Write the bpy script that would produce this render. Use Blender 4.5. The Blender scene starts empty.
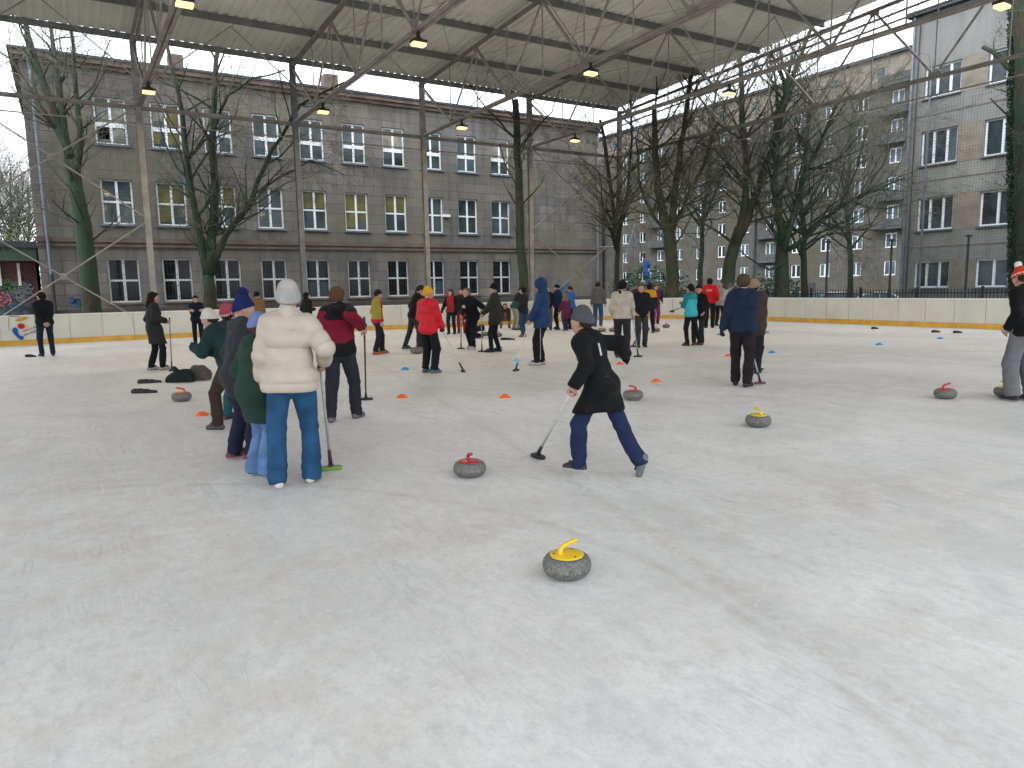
import bpy, math, random
import numpy as np
from mathutils import Vector, Matrix
sc = bpy.context.scene
COL = sc.collection
# ---------------------------------------------------------------- camera
FPX = 715.0
RM = np.array([[0.8497887959, 0.0851243714, -0.5202046139],
               [-0.5268281445, 0.1041321552, -0.8435689660],
               [-0.0176382672, 0.9909138874, 0.1333362640]])
CAM = np.array([0.0, 0.0, 1.65])
cam_data = bpy.data.cameras.new('camera')
cam_data.sensor_width = 36.0
cam_data.lens = FPX * 36.0 / 1024.0
cam_data.clip_start = 0.05
cam_data.clip_end = 2000
cam = bpy.data.objects.new('camera', cam_data)
COL.objects.link(cam)
mw = Matrix([[*RM[0], CAM[0]], [*RM[1], CAM[1]], [*RM[2], CAM[2]], [0, 0, 0, 1]])
cam.matrix_world = mw
sc.camera = cam
# ---------------------------------------------------------------- world, sun, exposure
world = bpy.data.worlds.new('World'); sc.world = world
world.use_nodes = True
wn = world.node_tree; wn.nodes.clear()
SUN_EL, SUN_AZ = 38.0, 250.0
sky = wn.nodes.new('ShaderNodeTexSky'); sky.sky_type = 'NISHITA'; sky.sun_disc = False
sky.sun_elevation = math.radians(SUN_EL); sky.sun_rotation = math.radians(SUN_AZ)
sky.air_density = 1.0; sky.dust_density = 3.0; sky.ozone_density = 1.0
hs = wn.nodes.new('ShaderNodeHueSaturation'); hs.inputs['Saturation'].default_value = 0.30
# thin overcast: uneven white cloud mixed over the sky
tc = wn.nodes.new('ShaderNodeTexCoord')
cn = wn.nodes.new('ShaderNodeTexNoise'); cn.inputs['Scale'].default_value = 2.2; cn.inputs['Detail'].default_value = 6
cr = wn.nodes.new('ShaderNodeValToRGB')
cr.color_ramp.elements[0].position = 0.3; cr.color_ramp.elements[0].color = (0.86, 0.86, 0.86, 1)
cr.color_ramp.elements[1].position = 0.7; cr.color_ramp.elements[1].color = (0.97, 0.97, 0.97, 1)
mx = wn.nodes.new('ShaderNodeMix'); mx.data_type = 'RGBA'
mx.inputs[7].default_value = (8.7, 9.1, 9.75, 1)
bg = wn.nodes.new('ShaderNodeBackground'); bg.inputs['Strength'].default_value = 0.10
wo = wn.nodes.new('ShaderNodeOutputWorld')
wn.links.new(sky.outputs[0], hs.inputs['Color'])
wn.links.new(tc.outputs['Generated'], cn.inputs['Vector'])
wn.links.new(cn.outputs['Fac'], cr.inputs[0])
wn.links.new(cr.outputs[0], mx.inputs[0])
wn.links.new(hs.outputs[0], mx.inputs[6])
wn.links.new(mx.outputs[2], bg.inputs['Color'])
wn.links.new(bg.outputs[0], wo.inputs['Surface'])
sd = bpy.data.lights.new('sun', 'SUN'); sd.energy = 0.6; sd.angle = math.radians(20); sd.color = (1.0, 0.97, 0.93)
so = bpy.data.objects.new('sun', sd); COL.objects.link(so)
_el, _az = math.radians(SUN_EL), math.radians(SUN_AZ)
_dir = Vector((math.sin(_az) * math.cos(_el), math.cos(_az) * math.cos(_el), math.sin(_el)))
so.rotation_euler = _dir.to_track_quat('Z', 'Y').to_euler()
sc.view_settings.view_transform = 'Standard'
sc.view_settings.look = 'None'
sc.view_settings.exposure = 1.72
sc.view_settings.gamma = 1.0
sc.view_settings.use_curve_mapping = False
sc.cycles.max_bounces = 6
sc.cycles.diffuse_bounces = 4
sc.cycles.transparent_max_bounces = 8

# ---------------------------------------------------------------- measuring helpers
VD = np.array([RM[0] @ [0, 0, -1], RM[1] @ [0, 0, -1], 0.0]); VD /= np.linalg.norm(VD)
VR = np.array([VD[1], -VD[0], 0.0])
def ray(px, py): return RM @ np.array([px - 512.0, -(py - 384.0), -FPX])
def onp(px, py, ax, val):
    d = ray(px, py); return CAM + d * (val - CAM[ax]) / d[ax]
def G(px, py, z=0.0): return onp(px, py, 2, z)
def PD(px, py, D):
    d = ray(px, py); return CAM + d * D / (d @ VD)

# ---------------------------------------------------------------- objects
def tag(o, label=None, cat=None, group=None, kind=None):
    if label:
        o['label'] = label
    if cat: o['category'] = cat
    if group: o['group'] = group
    if kind: o['kind'] = kind
    return o
def empty(name, loc=(0, 0, 0), rz=0.0):
    o = bpy.data.objects.new(name, None); COL.objects.link(o)
    o.location = Vector([float(v) for v in loc]); o.rotation_euler = (0, 0, rz); o.empty_display_size = 0.1
    return o
def mesh_obj(name, verts, faces, mats, parent=None, smooth=False, idx=None):
    me = bpy.data.meshes.new(name)
    me.from_pydata([tuple(map(float, v)) for v in verts], [], [tuple(map(int, f)) for f in faces])
    for m in (mats if isinstance(mats, (list, tuple)) else [mats]): me.materials.append(m)
    if idx is not None: me.polygons.foreach_set('material_index', np.asarray(idx, dtype=np.int32))
    if smooth: me.polygons.foreach_set('use_smooth', np.ones(len(me.polygons), dtype=bool))
    me.update()
    o = bpy.data.objects.new(name, me); COL.objects.link(o)
    if parent is not None: o.parent = parent
    return o
class MB:
    """collects shapes for ONE mesh"""
    def __init__(s): s.v = []; s.f = []; s.i = []
    def add(s, vs, fs, mi=0):
        n = len(s.v); s.v += [tuple(v) for v in vs]; s.f += [tuple(a + n for a in f) for f in fs]; s.i += [mi] * len(fs); return s
    def box(s, a, b, mi=0):
        x0, y0, z0 = a; x1, y1, z1 = b
        if x0 > x1: x0, x1 = x1, x0
        if y0 > y1: y0, y1 = y1, y0
        if z0 > z1: z0, z1 = z1, z0
        return s.add([(x0,y0,z0),(x1,y0,z0),(x1,y1,z0),(x0,y1,z0),(x0,y0,z1),(x1,y0,z1),(x1,y1,z1),(x0,y1,z1)],
                     [(0,3,2,1),(4,5,6,7),(0,1,5,4),(1,2,6,5),(2,3,7,6),(3,0,4,7)], mi)
    def bar(s, p, q, w, h=None, up=(0, 0, 1), mi=0):
        h = w if h is None else h
        p = np.array(p, float); q = np.array(q, float); d = q - p; L = np.linalg.norm(d); d /= L
        u = np.array(up, float); r = np.cross(d, u)
        if np.linalg.norm(r) < 1e-4: r = np.cross(d, [1, 0, 0])
        r /= np.linalg.norm(r); u = np.cross(r, d)
        vs = []
        for e in (p, q):
            for a, b in ((-1,-1),(1,-1),(1,1),(-1,1)): vs.append(e + r*a*w/2 + u*b*h/2)
        return s.add(vs, [(0,1,2,3),(7,6,5,4),(0,4,5,1),(1,5,6,2),(2,6,7,3),(3,7,4,0)], mi)
    def ibeam(s, p, q, w, h, t=0.014, up=(0, 0, 1), mi=0):
        p = np.array(p, float); q = np.array(q, float); up = np.array(up, float)
        s.bar(p + up*(h/2 - t/2), q + up*(h/2 - t/2), w, t, up, mi)
        s.bar(p - up*(h/2 - t/2), q - up*(h/2 - t/2), w, t, up, mi)
        s.bar(p, q, t, h - 2*t, up, mi); return s
    def angles(s, p, q, w, gap=0.03, t=0.012, up=(0, 0, 1), flip=1, mi=0):
        """two L angles back to back"""
        p = np.array(p, float); q = np.array(q, float); d = q - p; d /= np.linalg.norm(d)
        r = np.cross(d, up); r /= np.linalg.norm(r); u = np.cross(r, d)
        for sg in (-1, 1):
            o1 = r*sg*(gap/2 + t/2); s.bar(p + o1, q + o1, t, w, u, mi)
            o2 = r*sg*(gap/2 + t + w/2) - u*flip*(w/2 - t/2); s.bar(p + o2, q + o2, w, t, u, mi)
        return s
    def tube(s, pts, rs, n=8, cap=True, mi=0):
        pts = [np.array(p, float) for p in pts]
        if not hasattr(rs, '__len__'): rs = [rs]*len(pts)
        vs = []; fs = []; pr = None
        for i, p in enumerate(pts):
            d = pts[min(i+1, len(pts)-1)] - pts[max(i-1, 0)]; d = d/(np.linalg.norm(d) + 1e-9)
            if pr is None:
                a = np.array([0, 0, 1.0]) if abs(d[2]) < .9 else np.array([1.0, 0, 0])
                r = np.cross(d, a)
            else: r = pr - d*(pr @ d)
            r = r/(np.linalg.norm(r) + 1e-9); pr = r; u = np.cross(d, r)
            for k in range(n):
                t = 2*math.pi*k/n; vs.append(p + (r*math.cos(t) + u*math.sin(t))*rs[i])
        for i in range(len(pts)-1):
            for k in range(n):
                a = i*n + k; b = i*n + (k+1) % n; fs.append((a, b, b+n, a+n))
        if cap:
            fs.append(tuple(range(n))[::-1]); fs.append(tuple(range((len(pts)-1)*n, len(pts)*n)))
        return s.add(vs, fs, mi)
    def lathe(s, prof, n=24, c=(0, 0, 0), mi=0):
        vs = []; fs = []
        for r, z in prof:
            for k in range(n):
                t = 2*math.pi*k/n; vs.append((c[0] + r*math.cos(t), c[1] + r*math.sin(t), c[2] + z))
        for i in range(len(prof)-1):
            for k in range(n):
                a = i*n + k; b = i*n + (k+1) % n; fs.append((a, b, b+n, a+n))
        fs.append(tuple(range(n))[::-1]); fs.append(tuple(range((len(prof)-1)*n, len(prof)*n)))
        return s.add(vs, fs, mi)
    def build(s, name, mats, parent=None, smooth=False):
        return mesh_obj(name, s.v, s.f, mats, parent, smooth, s.i)
def children(o): return [c for c in COL.objects if c.parent == o]
def copy_tree(o, parent=None):
    c = o.copy(); COL.objects.link(c); c.parent = parent
    for ch in children(o): copy_tree(ch, c)
    return c

# ---------------------------------------------------------------- materials
def new_mat(name):
    m = bpy.data.materials.new(name); m.use_nodes = True
    nt = m.node_tree; b = nt.nodes['Principled BSDF']
    return m, nt, b
def c4(c): return (c[0], c[1], c[2], 1.0)
def mat(name, col, rough=0.7, var=0.25, scale=4.0, bump=0.15, bscale=40.0, metal=0.0, dist=0.01, spec=0.4, detail=5, stretch=(1,1,1)):
    m, nt, b = new_mat(name); N = nt.nodes; L = nt.links
    t = N.new('ShaderNodeTexCoord'); mp = N.new('ShaderNodeMapping'); mp.inputs['Scale'].default_value = stretch
    n1 = N.new('ShaderNodeTexNoise'); n1.inputs['Scale'].default_value = scale; n1.inputs['Detail'].default_value = detail
    r = N.new('ShaderNodeMapRange'); r.inputs['From Min'].default_value = .3; r.inputs['From Max'].default_value = .7
    r.inputs['To Min'].default_value = 1 - var; r.inputs['To Max'].default_value = 1 + var
    mu = N.new('ShaderNodeVectorMath'); mu.operation = 'SCALE'; mu.inputs[0].default_value = col[:3]
    L.new(t.outputs['Object'], mp.inputs[0]); L.new(mp.outputs[0], n1.inputs['Vector']); L.new(n1.outputs['Fac'], r.inputs['Value'])
    L.new(r.outputs[0], mu.inputs['Scale']); L.new(mu.outputs[0], b.inputs['Base Color'])
    b.inputs['Roughness'].default_value = rough; b.inputs['Metallic'].default_value = metal
    b.inputs['Specular IOR Level'].default_value = spec
    if bump:
        n2 = N.new('ShaderNodeTexNoise'); n2.inputs['Scale'].default_value = bscale; n2.inputs['Detail'].default_value = 4
        bp = N.new('ShaderNodeBump'); bp.inputs['Strength'].default_value = bump; bp.inputs['Distance'].default_value = dist
        L.new(mp.outputs[0], n2.inputs['Vector']); L.new(n2.outputs['Fac'], bp.inputs['Height']); L.new(bp.outputs[0], b.inputs['Normal'])
    return m
def fabric(name, col, rough=0.9, var=0.12, bump=0.35, bscale=260.0):
    m = mat(name, col, rough, var, 7.0, bump, bscale, dist=0.002, spec=0.14)
    b = m.node_tree.nodes['Principled BSDF']
    b.inputs['Sheen Weight'].default_value = 0.02
    N = m.node_tree.nodes; L = m.node_tree.links; t = N.new('ShaderNodeTexCoord'); mp = N.new('ShaderNodeMapping'); mp.inputs['Scale'].default_value = (1, 1, 1.7)
    n = N.new('ShaderNodeTexNoise'); n.inputs['Scale'].default_value = 11; n.inputs['Detail'].default_value = 3; n.inputs['Distortion'].default_value = 1.4
    old = b.inputs['Normal'].links[0].from_socket; bp = N.new('ShaderNodeBump'); bp.inputs['Strength'].default_value = .55; bp.inputs['Distance'].default_value = .022
    L.new(t.outputs['Object'], mp.inputs[0]); L.new(mp.outputs[0], n.inputs['Vector']); L.new(n.outputs['Fac'], bp.inputs['Height']); L.new(old, bp.inputs['Normal']); L.new(bp.outputs[0], b.inputs['Normal'])
    return m
_fab = {}
def fab(col, kind='cloth'):
    k = (tuple(round(c, 3) for c in col), kind)
    if k not in _fab:
        col = [c*.80 for c in col]
        if kind == 'puff': _fab[k] = mat('quilted_nylon', col, 0.5, 0.08, 7.0, 0.25, 45, dist=.006, spec=.25)
        elif kind == 'nylon': _fab[k] = fabric('nylon', col, 0.5, 0.10, 0.15, 60)
        elif kind == 'denim': _fab[k] = fabric('denim', col, 0.9, 0.30, 0.4, 300)
        elif kind == 'knit': _fab[k] = fabric('knit', col, 0.95, 0.18, 0.8, 150)
        elif kind == 'fluff': _fab[k] = fabric('fleece', col, 1.0, 0.2, 1.0, 90)
        elif kind == 'leather': _fab[k] = mat('shoe_leather', col, 0.55, 0.15, 20, 0.2, 120, dist=0.002)
        else: _fab[k] = fabric('cloth', col)
    return _fab[k]
def emit(name, col, st):
    m, nt, b = new_mat(name); b.inputs['Base Color'].default_value = c4(col)
    b.inputs['Emission Color'].default_value = c4(col); b.inputs['Emission Strength'].default_value = st; return m
def glass_dark(name, col=(0.008, 0.011, 0.013), rough=0.06, var=0.6, scale=0.9):
    m = mat(name, col, rough, var, scale, 0.05, 1.5, spec=0.16, dist=0.02); return m
def math_node(N, L, op, a, b=None, c=None):
    n = N.new('ShaderNodeMath'); n.operation = op
    for k, v in enumerate((a, b, c)):
        if v is None: continue
        if hasattr(v, 'is_linked'): L.new(v, n.inputs[k])
        else: n.inputs[k].default_value = v
    return n.outputs[0]
def mixc(N, L, fac, a, b, mode='MIX'):
    n = N.new('ShaderNodeMix'); n.data_type = 'RGBA'; n.blend_type = mode
    for k, v in ((0, fac), (6, a), (7, b)):
        if hasattr(v, 'is_linked'): L.new(v, n.inputs[k])
        elif k: n.inputs[k].default_value = c4(v)
        else: n.inputs[k].default_value = v
    return n.outputs[2]

def ice_material():
    m, nt, b = new_mat('scuffed_ice'); N = nt.nodes; L = nt.links
    t = N.new('ShaderNodeTexCoord'); P = t.outputs['Object']
    def noise(sc_, det=5, stretch=(1,1,1), rot=0.0, rough=.6, dist=0.0):
        mp = N.new('ShaderNodeMapping'); mp.inputs['Scale'].default_value = stretch; mp.inputs['Rotation'].default_value = (0, 0, rot)
        n = N.new('ShaderNodeTexNoise'); n.inputs['Scale'].default_value = sc_; n.inputs['Detail'].default_value = det
        n.inputs['Roughness'].default_value = rough; n.inputs['Distortion'].default_value = dist
        L.new(P, mp.inputs[0]); L.new(mp.outputs[0], n.inputs['Vector']); return n.outputs['Fac']
    def rng(v, a, c, lo, hi):
        r = N.new('ShaderNodeMapRange'); L.new(v, r.inputs[0])
        for k, x in ((1, a), (2, c), (3, lo), (4, hi)): r.inputs[k].default_value = x
        return r.outputs[0]
    big = noise(.35, 5, (1, 1, 1), dist=1.2)
    streak = noise(1.3, 7, (1, .28, 1), rot=math.radians(-22), rough=.68, dist=.8)
    streak2 = noise(2.2, 8, (1, .12, 1), rot=math.radians(35), rough=.7, dist=.5)
    fine = noise(14, 9, (1, .6, 1), rough=.75)
    base = mixc(N, L, rng(big, .36, .64, 0, 1), (.590, .584, .576), (.755, .746, .732))
    base = mixc(N, L, rng(streak, .40, .70, 0, .50), base, (.82, .815, .805))
    base = mixc(N, L, rng(streak2, .50, .74, 0, .28), base, (.50, .51, .52))
    base = mixc(N, L, rng(fine, .47, .66, 0, .50), base, (.47, .47, .47))
    grain = noise(46, 6, (1, .7, 1), rough=.8)
    base = mixc(N, L, rng(grain, .50, .68, 0, .45), base, (.46, .46, .46))
    grain2 = noise(31, 6, (1, .5, 1), rot=.9, rough=.8)
    base = mixc(N, L, rng(grain2, .54, .70, 0, .50), base, (.88, .88, .87))
    # brownish tread dirt
    dirt = math_node(N, L, 'MULTIPLY', rng(noise(.22, 3, dist=.6), .42, .60, 0, 1), rng(noise(3, 8, rough=.7), .38, .66, 0, .62))
    base = mixc(N, L, dirt, base, (.47, .425, .39))
    # curved dragged marks: arcs of real circles on the ice
    sx = N.new('ShaderNodeSeparateXYZ'); L.new(P, sx.inputs[0])
    wob = noise(.8, 3)
    for (cx, cy, r, w, st, col) in ARCS:
        dx = math_node(N, L, 'SUBTRACT', sx.outputs[0], cx); dy = math_node(N, L, 'SUBTRACT', sx.outputs[1], cy)
        q = math_node(N, L, 'SQRT', math_node(N, L, 'ADD', math_node(N, L, 'MULTIPLY', dx, dx), math_node(N, L, 'MULTIPLY', dy, dy)))
        q = math_node(N, L, 'ADD', q, math_node(N, L, 'MULTIPLY', wob, .18))
        e = math_node(N, L, 'ABSOLUTE', math_node(N, L, 'SUBTRACT', q, r))
        e = rng(e, 0, w, 1, 0)
        e = math_node(N, L, 'MULTIPLY', e, rng(noise(1.1 + r*.07, 7, rough=.7), .40, .62, 0, st))
        base = mixc(N, L, e, base, col)
    # hairline skate scratches
    for rot, thr, s_ in ((.3, .005, .9), (1.25, .004, 1.3), (2.2, .004, .7), (2.8, .005, 1.9), (.9, .004, 2.6), (1.8, .004, .8), (2.5, .004, 3.1)):
        v = noise(s_, 1.5, (1, .08, 1), rot=rot, dist=.15)
        e = math_node(N, L, 'ABSOLUTE', math_node(N, L, 'SUBTRACT', v, .5)); e = rng(e, 0, thr, .34, 0)
        e = math_node(N, L, 'MULTIPLY', e, rng(noise(.9, 3), .50, .62, 0, 1))
        base = mixc(N, L, e, base, (.76, .76, .76) if s_ < 1 else (.36, .36, .37))
    # small scuffs and pits at two sizes
    sc1 = noise(3.4, 9, (1, .42, 1), rot=math.radians(-22), rough=.78, dist=1.6)
    base = mixc(N, L, rng(sc1, .52, .68, 0, .52), base, (.50, .50, .495))
    sc2 = noise(4.6, 9, (.5, 1, 1), rot=math.radians(14), rough=.8, dist=1.1)
    base = mixc(N, L, rng(sc2, .55, .72, 0, .42), base, (.84, .84, .83))
    # pock marks
    vo = N.new('ShaderNodeTexVoronoi'); vo.inputs['Scale'].default_value = 3.2; L.new(P, vo.inputs['Vector'])
    e = math_node(N, L, 'MULTIPLY', rng(vo.outputs['Distance'], .04, .09, 1, 0), rng(noise(.55, 3), .50, .58, 0, .6))
    base = mixc(N, L, e, base, (.40, .40, .41))
    L.new(base, b.inputs['Base Color'])
    L.new(rng(big, .3, .7, .44, .66), b.inputs['Roughness'])
    b.inputs['Specular IOR Level'].default_value = .22
    bp = N.new('ShaderNodeBump'); bp.inputs['Strength'].default_value = .25; bp.inputs['Distance'].default_value = .006
    L.new(noise(22, 8, rough=.75), bp.inputs['Height']); L.new(bp.outputs[0], b.inputs['Normal'])
    return m
def circ3(p):
    (ax, ay), (bx, by), (cx, cy) = [(q[0], q[1]) for q in p]
    d = 2*(ax*(by-cy) + bx*(cy-ay) + cx*(ay-by))
    ux = ((ax*ax+ay*ay)*(by-cy) + (bx*bx+by*by)*(cy-ay) + (cx*cx+cy*cy)*(ay-by))/d
    uy = ((ax*ax+ay*ay)*(cx-bx) + (bx*bx+by*by)*(ax-cx) + (cx*cx+cy*cy)*(bx-ax))/d
    return ux, uy, math.hypot(ax-ux, ay-uy)
ARCS = []
for pts, w, st, col in (([(560, 475), (735, 590), (900, 700)], .10, .5, (.42, .38, .36)),
                        ([(640, 560), (780, 640), (930, 768)], .07, .5, (.38, .35, .33)),
                        ([(600, 470), (760, 550), (1010, 640)], .16, .45, (.42, .40, .39)),
                        ([(955, 520), (985, 580), (1024, 612)], .12, .6, (.47, .47, .48)),
                        ([(0, 722), (120, 695), (230, 665)], .010, .3, (.36, .37, .38)),
                        ([(860, 400), (940, 520), (1024, 570)], .22, .4, (.50, .50, .50))):
    x, y, r = circ3([G(*p) for p in pts])
    ARCS.append((x, y, r + .09, w, st, col))

def stone_wall(name, c1, c2, mortar, bw=.9, bh=.45, stain=.35, msize=.006, tint=None, axis='x'):
    """ashlar slabs; axis = which horizontal axis the wall runs along"""
    m, nt, b = new_mat(name); N = nt.nodes; L = nt.links
    t = N.new('ShaderNodeTexCoord'); s = N.new('ShaderNodeSeparateXYZ'); L.new(t.outputs['Object'], s.inputs[0])
    cb = N.new('ShaderNodeCombineXYZ'); L.new(s.outputs[0 if axis == 'x' else 1], cb.inputs[0]); L.new(s.outputs[2], cb.inputs[1])
    br = N.new('ShaderNodeTexBrick'); L.new(cb.outputs[0], br.inputs['Vector'])
    br.inputs['Color1'].default_value = c4(c1); br.inputs['Color2'].default_value = c4(c2); br.inputs['Mortar'].default_value = c4(mortar)
    br.inputs['Scale'].default_value = 1.0; br.inputs['Brick Width'].default_value = bw; br.inputs['Row Height'].default_value = bh
    br.inputs['Mortar Size'].default_value = msize; br.inputs['Mortar Smooth'].default_value = .4
    n1 = N.new('ShaderNodeTexNoise'); n1.inputs['Scale'].default_value = .5; n1.inputs['Detail'].default_value = 7; L.new(t.outputs['Object'], n1.inputs['Vector'])
    mp = N.new('ShaderNodeMapping'); mp.inputs['Scale'].default_value = (2.2, 2.2, .25); L.new(t.outputs['Object'], mp.inputs[0])
    n2 = N.new('ShaderNodeTexNoise'); n2.inputs['Scale'].default_value = 1.0; n2.inputs['Detail'].default_value = 7; n2.inputs['Roughness'].default_value = .65; L.new(mp.outputs[0], n2.inputs['Vector'])
    def rng(v, a, c, lo, hi):
        r = N.new('ShaderNodeMapRange'); L.new(v, r.inputs[0])
        for k, x in ((1, a), (2, c), (3, lo), (4, hi)): r.inputs[k].default_value = x
        return r.outputs[0]
    col = mixc(N, L, rng(n1.outputs[0], .35, .7, 0, stain), br.outputs['Color'], [x*.45 for x in c1])
    col = mixc(N, L, rng(n2.outputs[0], .45, .75, 0, stain*1.1), col, [x*.35 for x in c2])
    if tint:
        n3 = N.new('ShaderNodeTexNoise'); n3.inputs['Scale'].default_value = .22; L.new(t.outputs['Object'], n3.inputs['Vector'])
        col = mixc(N, L, rng(n3.outputs[0], .48, .65, 0, .6), col, tint)
    L.new(col, b.inputs['Base Color']); b.inputs['Roughness'].default_value = .9; b.inputs['Specular IOR Level'].default_value = .2
    bp = N.new('ShaderNodeBump'); bp.inputs['Strength'].default_value = .5; bp.inputs['Distance'].default_value = .02
    n4 = N.new('ShaderNodeTexNoise'); n4.inputs['Scale'].default_value = 9; n4.inputs['Detail'].default_value = 6; L.new(t.outputs['Object'], n4.inputs['Vector'])
    hgt = math_node(N, L, 'ADD', math_node(N, L, 'MULTIPLY', br.outputs['Fac'], -.8), math_node(N, L, 'MULTIPLY', n4.outputs[0], .6))
    L.new(hgt, bp.inputs['Height']); L.new(bp.outputs[0], b.inputs['Normal'])
    return m

M = {}
M['ice'] = ice_material()
M['soil'] = mat('soil_ground', (.07, .065, .045), .95, .4, .8, .6, 8, dist=.05)
M['asphalt'] = mat('asphalt', (.055, .055, .058), .85, .3, 1.5, .4, 60)
M['board'] = mat('board_plastic', (.56, .555, .485), .38, .07, 1.6, .05, 8, spec=.4)
def scuffed(m, dark, thr=.60, amt=.5):
    nt = m.node_tree; N = nt.nodes; L = nt.links; b = N['Principled BSDF']; src = b.inputs['Base Color'].links[0].from_socket
    t = N.new('ShaderNodeTexCoord'); mp = N.new('ShaderNodeMapping'); mp.inputs['Scale'].default_value = (1.6, 1.6, 7); L.new(t.outputs['Object'], mp.inputs[0])
    n = N.new('ShaderNodeTexNoise'); n.inputs['Scale'].default_value = 2.4; n.inputs['Detail'].default_value = 9; n.inputs['Roughness'].default_value = .72; n.inputs['Distortion'].default_value = 1.5; L.new(mp.outputs[0], n.inputs['Vector'])
    r = N.new('ShaderNodeMapRange'); L.new(n.outputs['Fac'], r.inputs[0]); r.inputs[1].default_value = thr; r.inputs[2].default_value = thr + .08; r.inputs[3].default_value = 0; r.inputs[4].default_value = amt
    L.new(mixc(N, L, r.outputs[0], src, dark), b.inputs['Base Color']); return m
scuffed(M['board'], (.22, .21, .19), .60, .5)
M['kick'] = mat('yellow_kick_plastic', (.62, .34, .035), .45, .15, 3, .05, 8)
M['rail'] = mat('board_top_rail', (.70, .69, .65), .5, .1, 3, .05, 8)
scuffed(M['kick'], (.16, .10, .04), .56, .6)
M['steel'] = mat('painted_steel', (.31, .285, .27), .6, .26, 2.5, .12, 30, spec=.35)
M['steel_grey'] = mat('grey_galvanised_steel', (.17, .175, .18), .5, .22, 3, .1, 30, metal=.3)
M['roof'] = mat('corrugated_sheet', (.76, .755, .70), .6, .12, .5, .06, 12, spec=.3)
M['purlin'] = mat('dark_purlin_paint', (.20, .21, .20), .6, .2, 2, .1, 25)
M['school'] = stone_wall('school_ashlar', (.200, .182, .164), (.130, .129, .128), (.055, .05, .046), 1.26, .56, .58, .016, (.150, .135, .098), 'x')
M['school_trim'] = mat('school_stone_trim', (.125, .095, .08), .9, .3, 1.2, .3, 12, dist=.02)
M['plinth'] = stone_wall('school_plinth', (.085, .078, .072), (.07, .066, .06), (.04, .037, .035), 1.1, .5, .4, .008, None, 'x')
M['tin'] = mat('dark_roof_tin', (.03, .036, .045), .5, .25, 1.5, .1, 10)
M['white_frame'] = mat('white_window_frame', (.72, .75, .77), .5, .06, 5, 0)
M['glass'] = glass_dark('window_glass')
M['glass_blue'] = glass_dark('window_glass_sky', (.07, .10, .13), .08, .5, .6)
M['blind'] = mat('yellow_blind', (.105, .098, .022), .6, .5, 1.5, .1, 6)
M['blind_w'] = mat('pale_blind', (.19, .185, .16), .6, .5, 1.8, .1, 6)
M['iron'] = mat('dark_iron', (.03, .032, .035), .6, .2, 6, .1, 40)
M['zinc'] = mat('zinc_pipe', (.15, .175, .205), .45, .2, 3, .1, 20, metal=.4)
M['plaster'] = stone_wall('grey_roughcast', (.245, .248, .240), (.210, .213, .210), (.10, .10, .10), 3.2, 3.0, .32, .003, None, 'y')
M['plaster_b'] = mat('beige_plaster_panel', (.195, .178, .150), .9, .22, 1.5, .4, 20, dist=.02)
M['apt'] = stone_wall('brown_brick_block', (.118, .113, .102), (.090, .088, .080), (.04, .037, .033), 1.1, .32, .35, .012, (.085, .07, .05), 'y')
M['apt_top'] = mat('cream_attic', (.20, .175, .150), .9, .22, 1.0, .3, 8)
M['balcony'] = mat('balcony_concrete', (.07, .073, .075), .9, .3, 2, .3, 10)
def bark(name, c_low, c_moss):
    m, nt, b = new_mat(name); N = nt.nodes; L = nt.links
    t = N.new('ShaderNodeTexCoord'); mp = N.new('ShaderNodeMapping'); mp.inputs['Scale'].default_value = (6, 6, 1.2); L.new(t.outputs['Object'], mp.inputs[0])
    n = N.new('ShaderNodeTexNoise'); n.inputs['Scale'].default_value = 2; n.inputs['Detail'].default_value = 8; L.new(mp.outputs[0], n.inputs['Vector'])
    n2 = N.new('ShaderNodeTexNoise'); n2.inputs['Scale'].default_value = .9; n2.inputs['Detail'].default_value = 4; L.new(t.outputs['Object'], n2.inputs['Vector'])
    r = N.new('ShaderNodeValToRGB'); r.color_ramp.elements[0].position = .3; r.color_ramp.elements[1].position = .75
    r.color_ramp.elements[0].color = c4([x*.5 for x in c_low]); r.color_ramp.elements[1].color = c4([x*1.4 for x in c_low]); L.new(n.outputs[0], r.inputs[0])
    mr = N.new('ShaderNodeMapRange'); L.new(n2.outputs[0], mr.inputs[0]); mr.inputs[1].default_value = .35; mr.inputs[2].default_value = .6
    col = mixc(N, L, mr.outputs[0], r.outputs[0], c_moss); L.new(col, b.inputs['Base Color'])
    b.inputs['Roughness'].default_value = .95; b.inputs['Specular IOR Level'].default_value = .15
    bp = N.new('ShaderNodeBump'); bp.inputs['Strength'].default_value = .8; bp.inputs['Distance'].default_value = .04
    L.new(n.outputs[0], bp.inputs['Height']); L.new(bp.outputs[0], b.inputs['Normal']); return m
M['bark'] = bark('mossy_bark', (.066, .056, .045), (.038, .068, .044))
M['bark2'] = bark('brown_bark', (.105, .086, .060), (.050, .075, .045))
M['twig'] = mat('bare_twigs', (.130, .125, .100), .95, .3, 2, 0)
M['ivy'] = mat('ivy_leaves', (.018, .050, .024), .7, .4, 3, 0)
M['hedge'] = mat('olive_leaves', (.085, .085, .03), .8, .4, 3, 0)
M['skin'] = mat('skin', (.40, .225, .165), .55, .08, 12, .1, 200, dist=.001)
M['eye'] = mat('eye_dark', (.02, .015, .012), .2, .1, 12, 0)
M['lip'] = mat('lip', (.38, .13, .11), .5, .1, 12, 0)
M['granite'] = mat('speckled_granite', (.125, .13, .12), .55, .55, 90, .5, 120, dist=.002, detail=3)
M['net'] = mat('green_net_cord', (.010, .045, .035), .8, .1, 3, 0)
M['glass_mid'] = glass_dark('window_glass_mid', (.045, .060, .066), .07, .7, .8)
M['glass_mid'].node_tree.nodes['Principled BSDF'].inputs['Specular IOR Level'].default_value = .3
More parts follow.
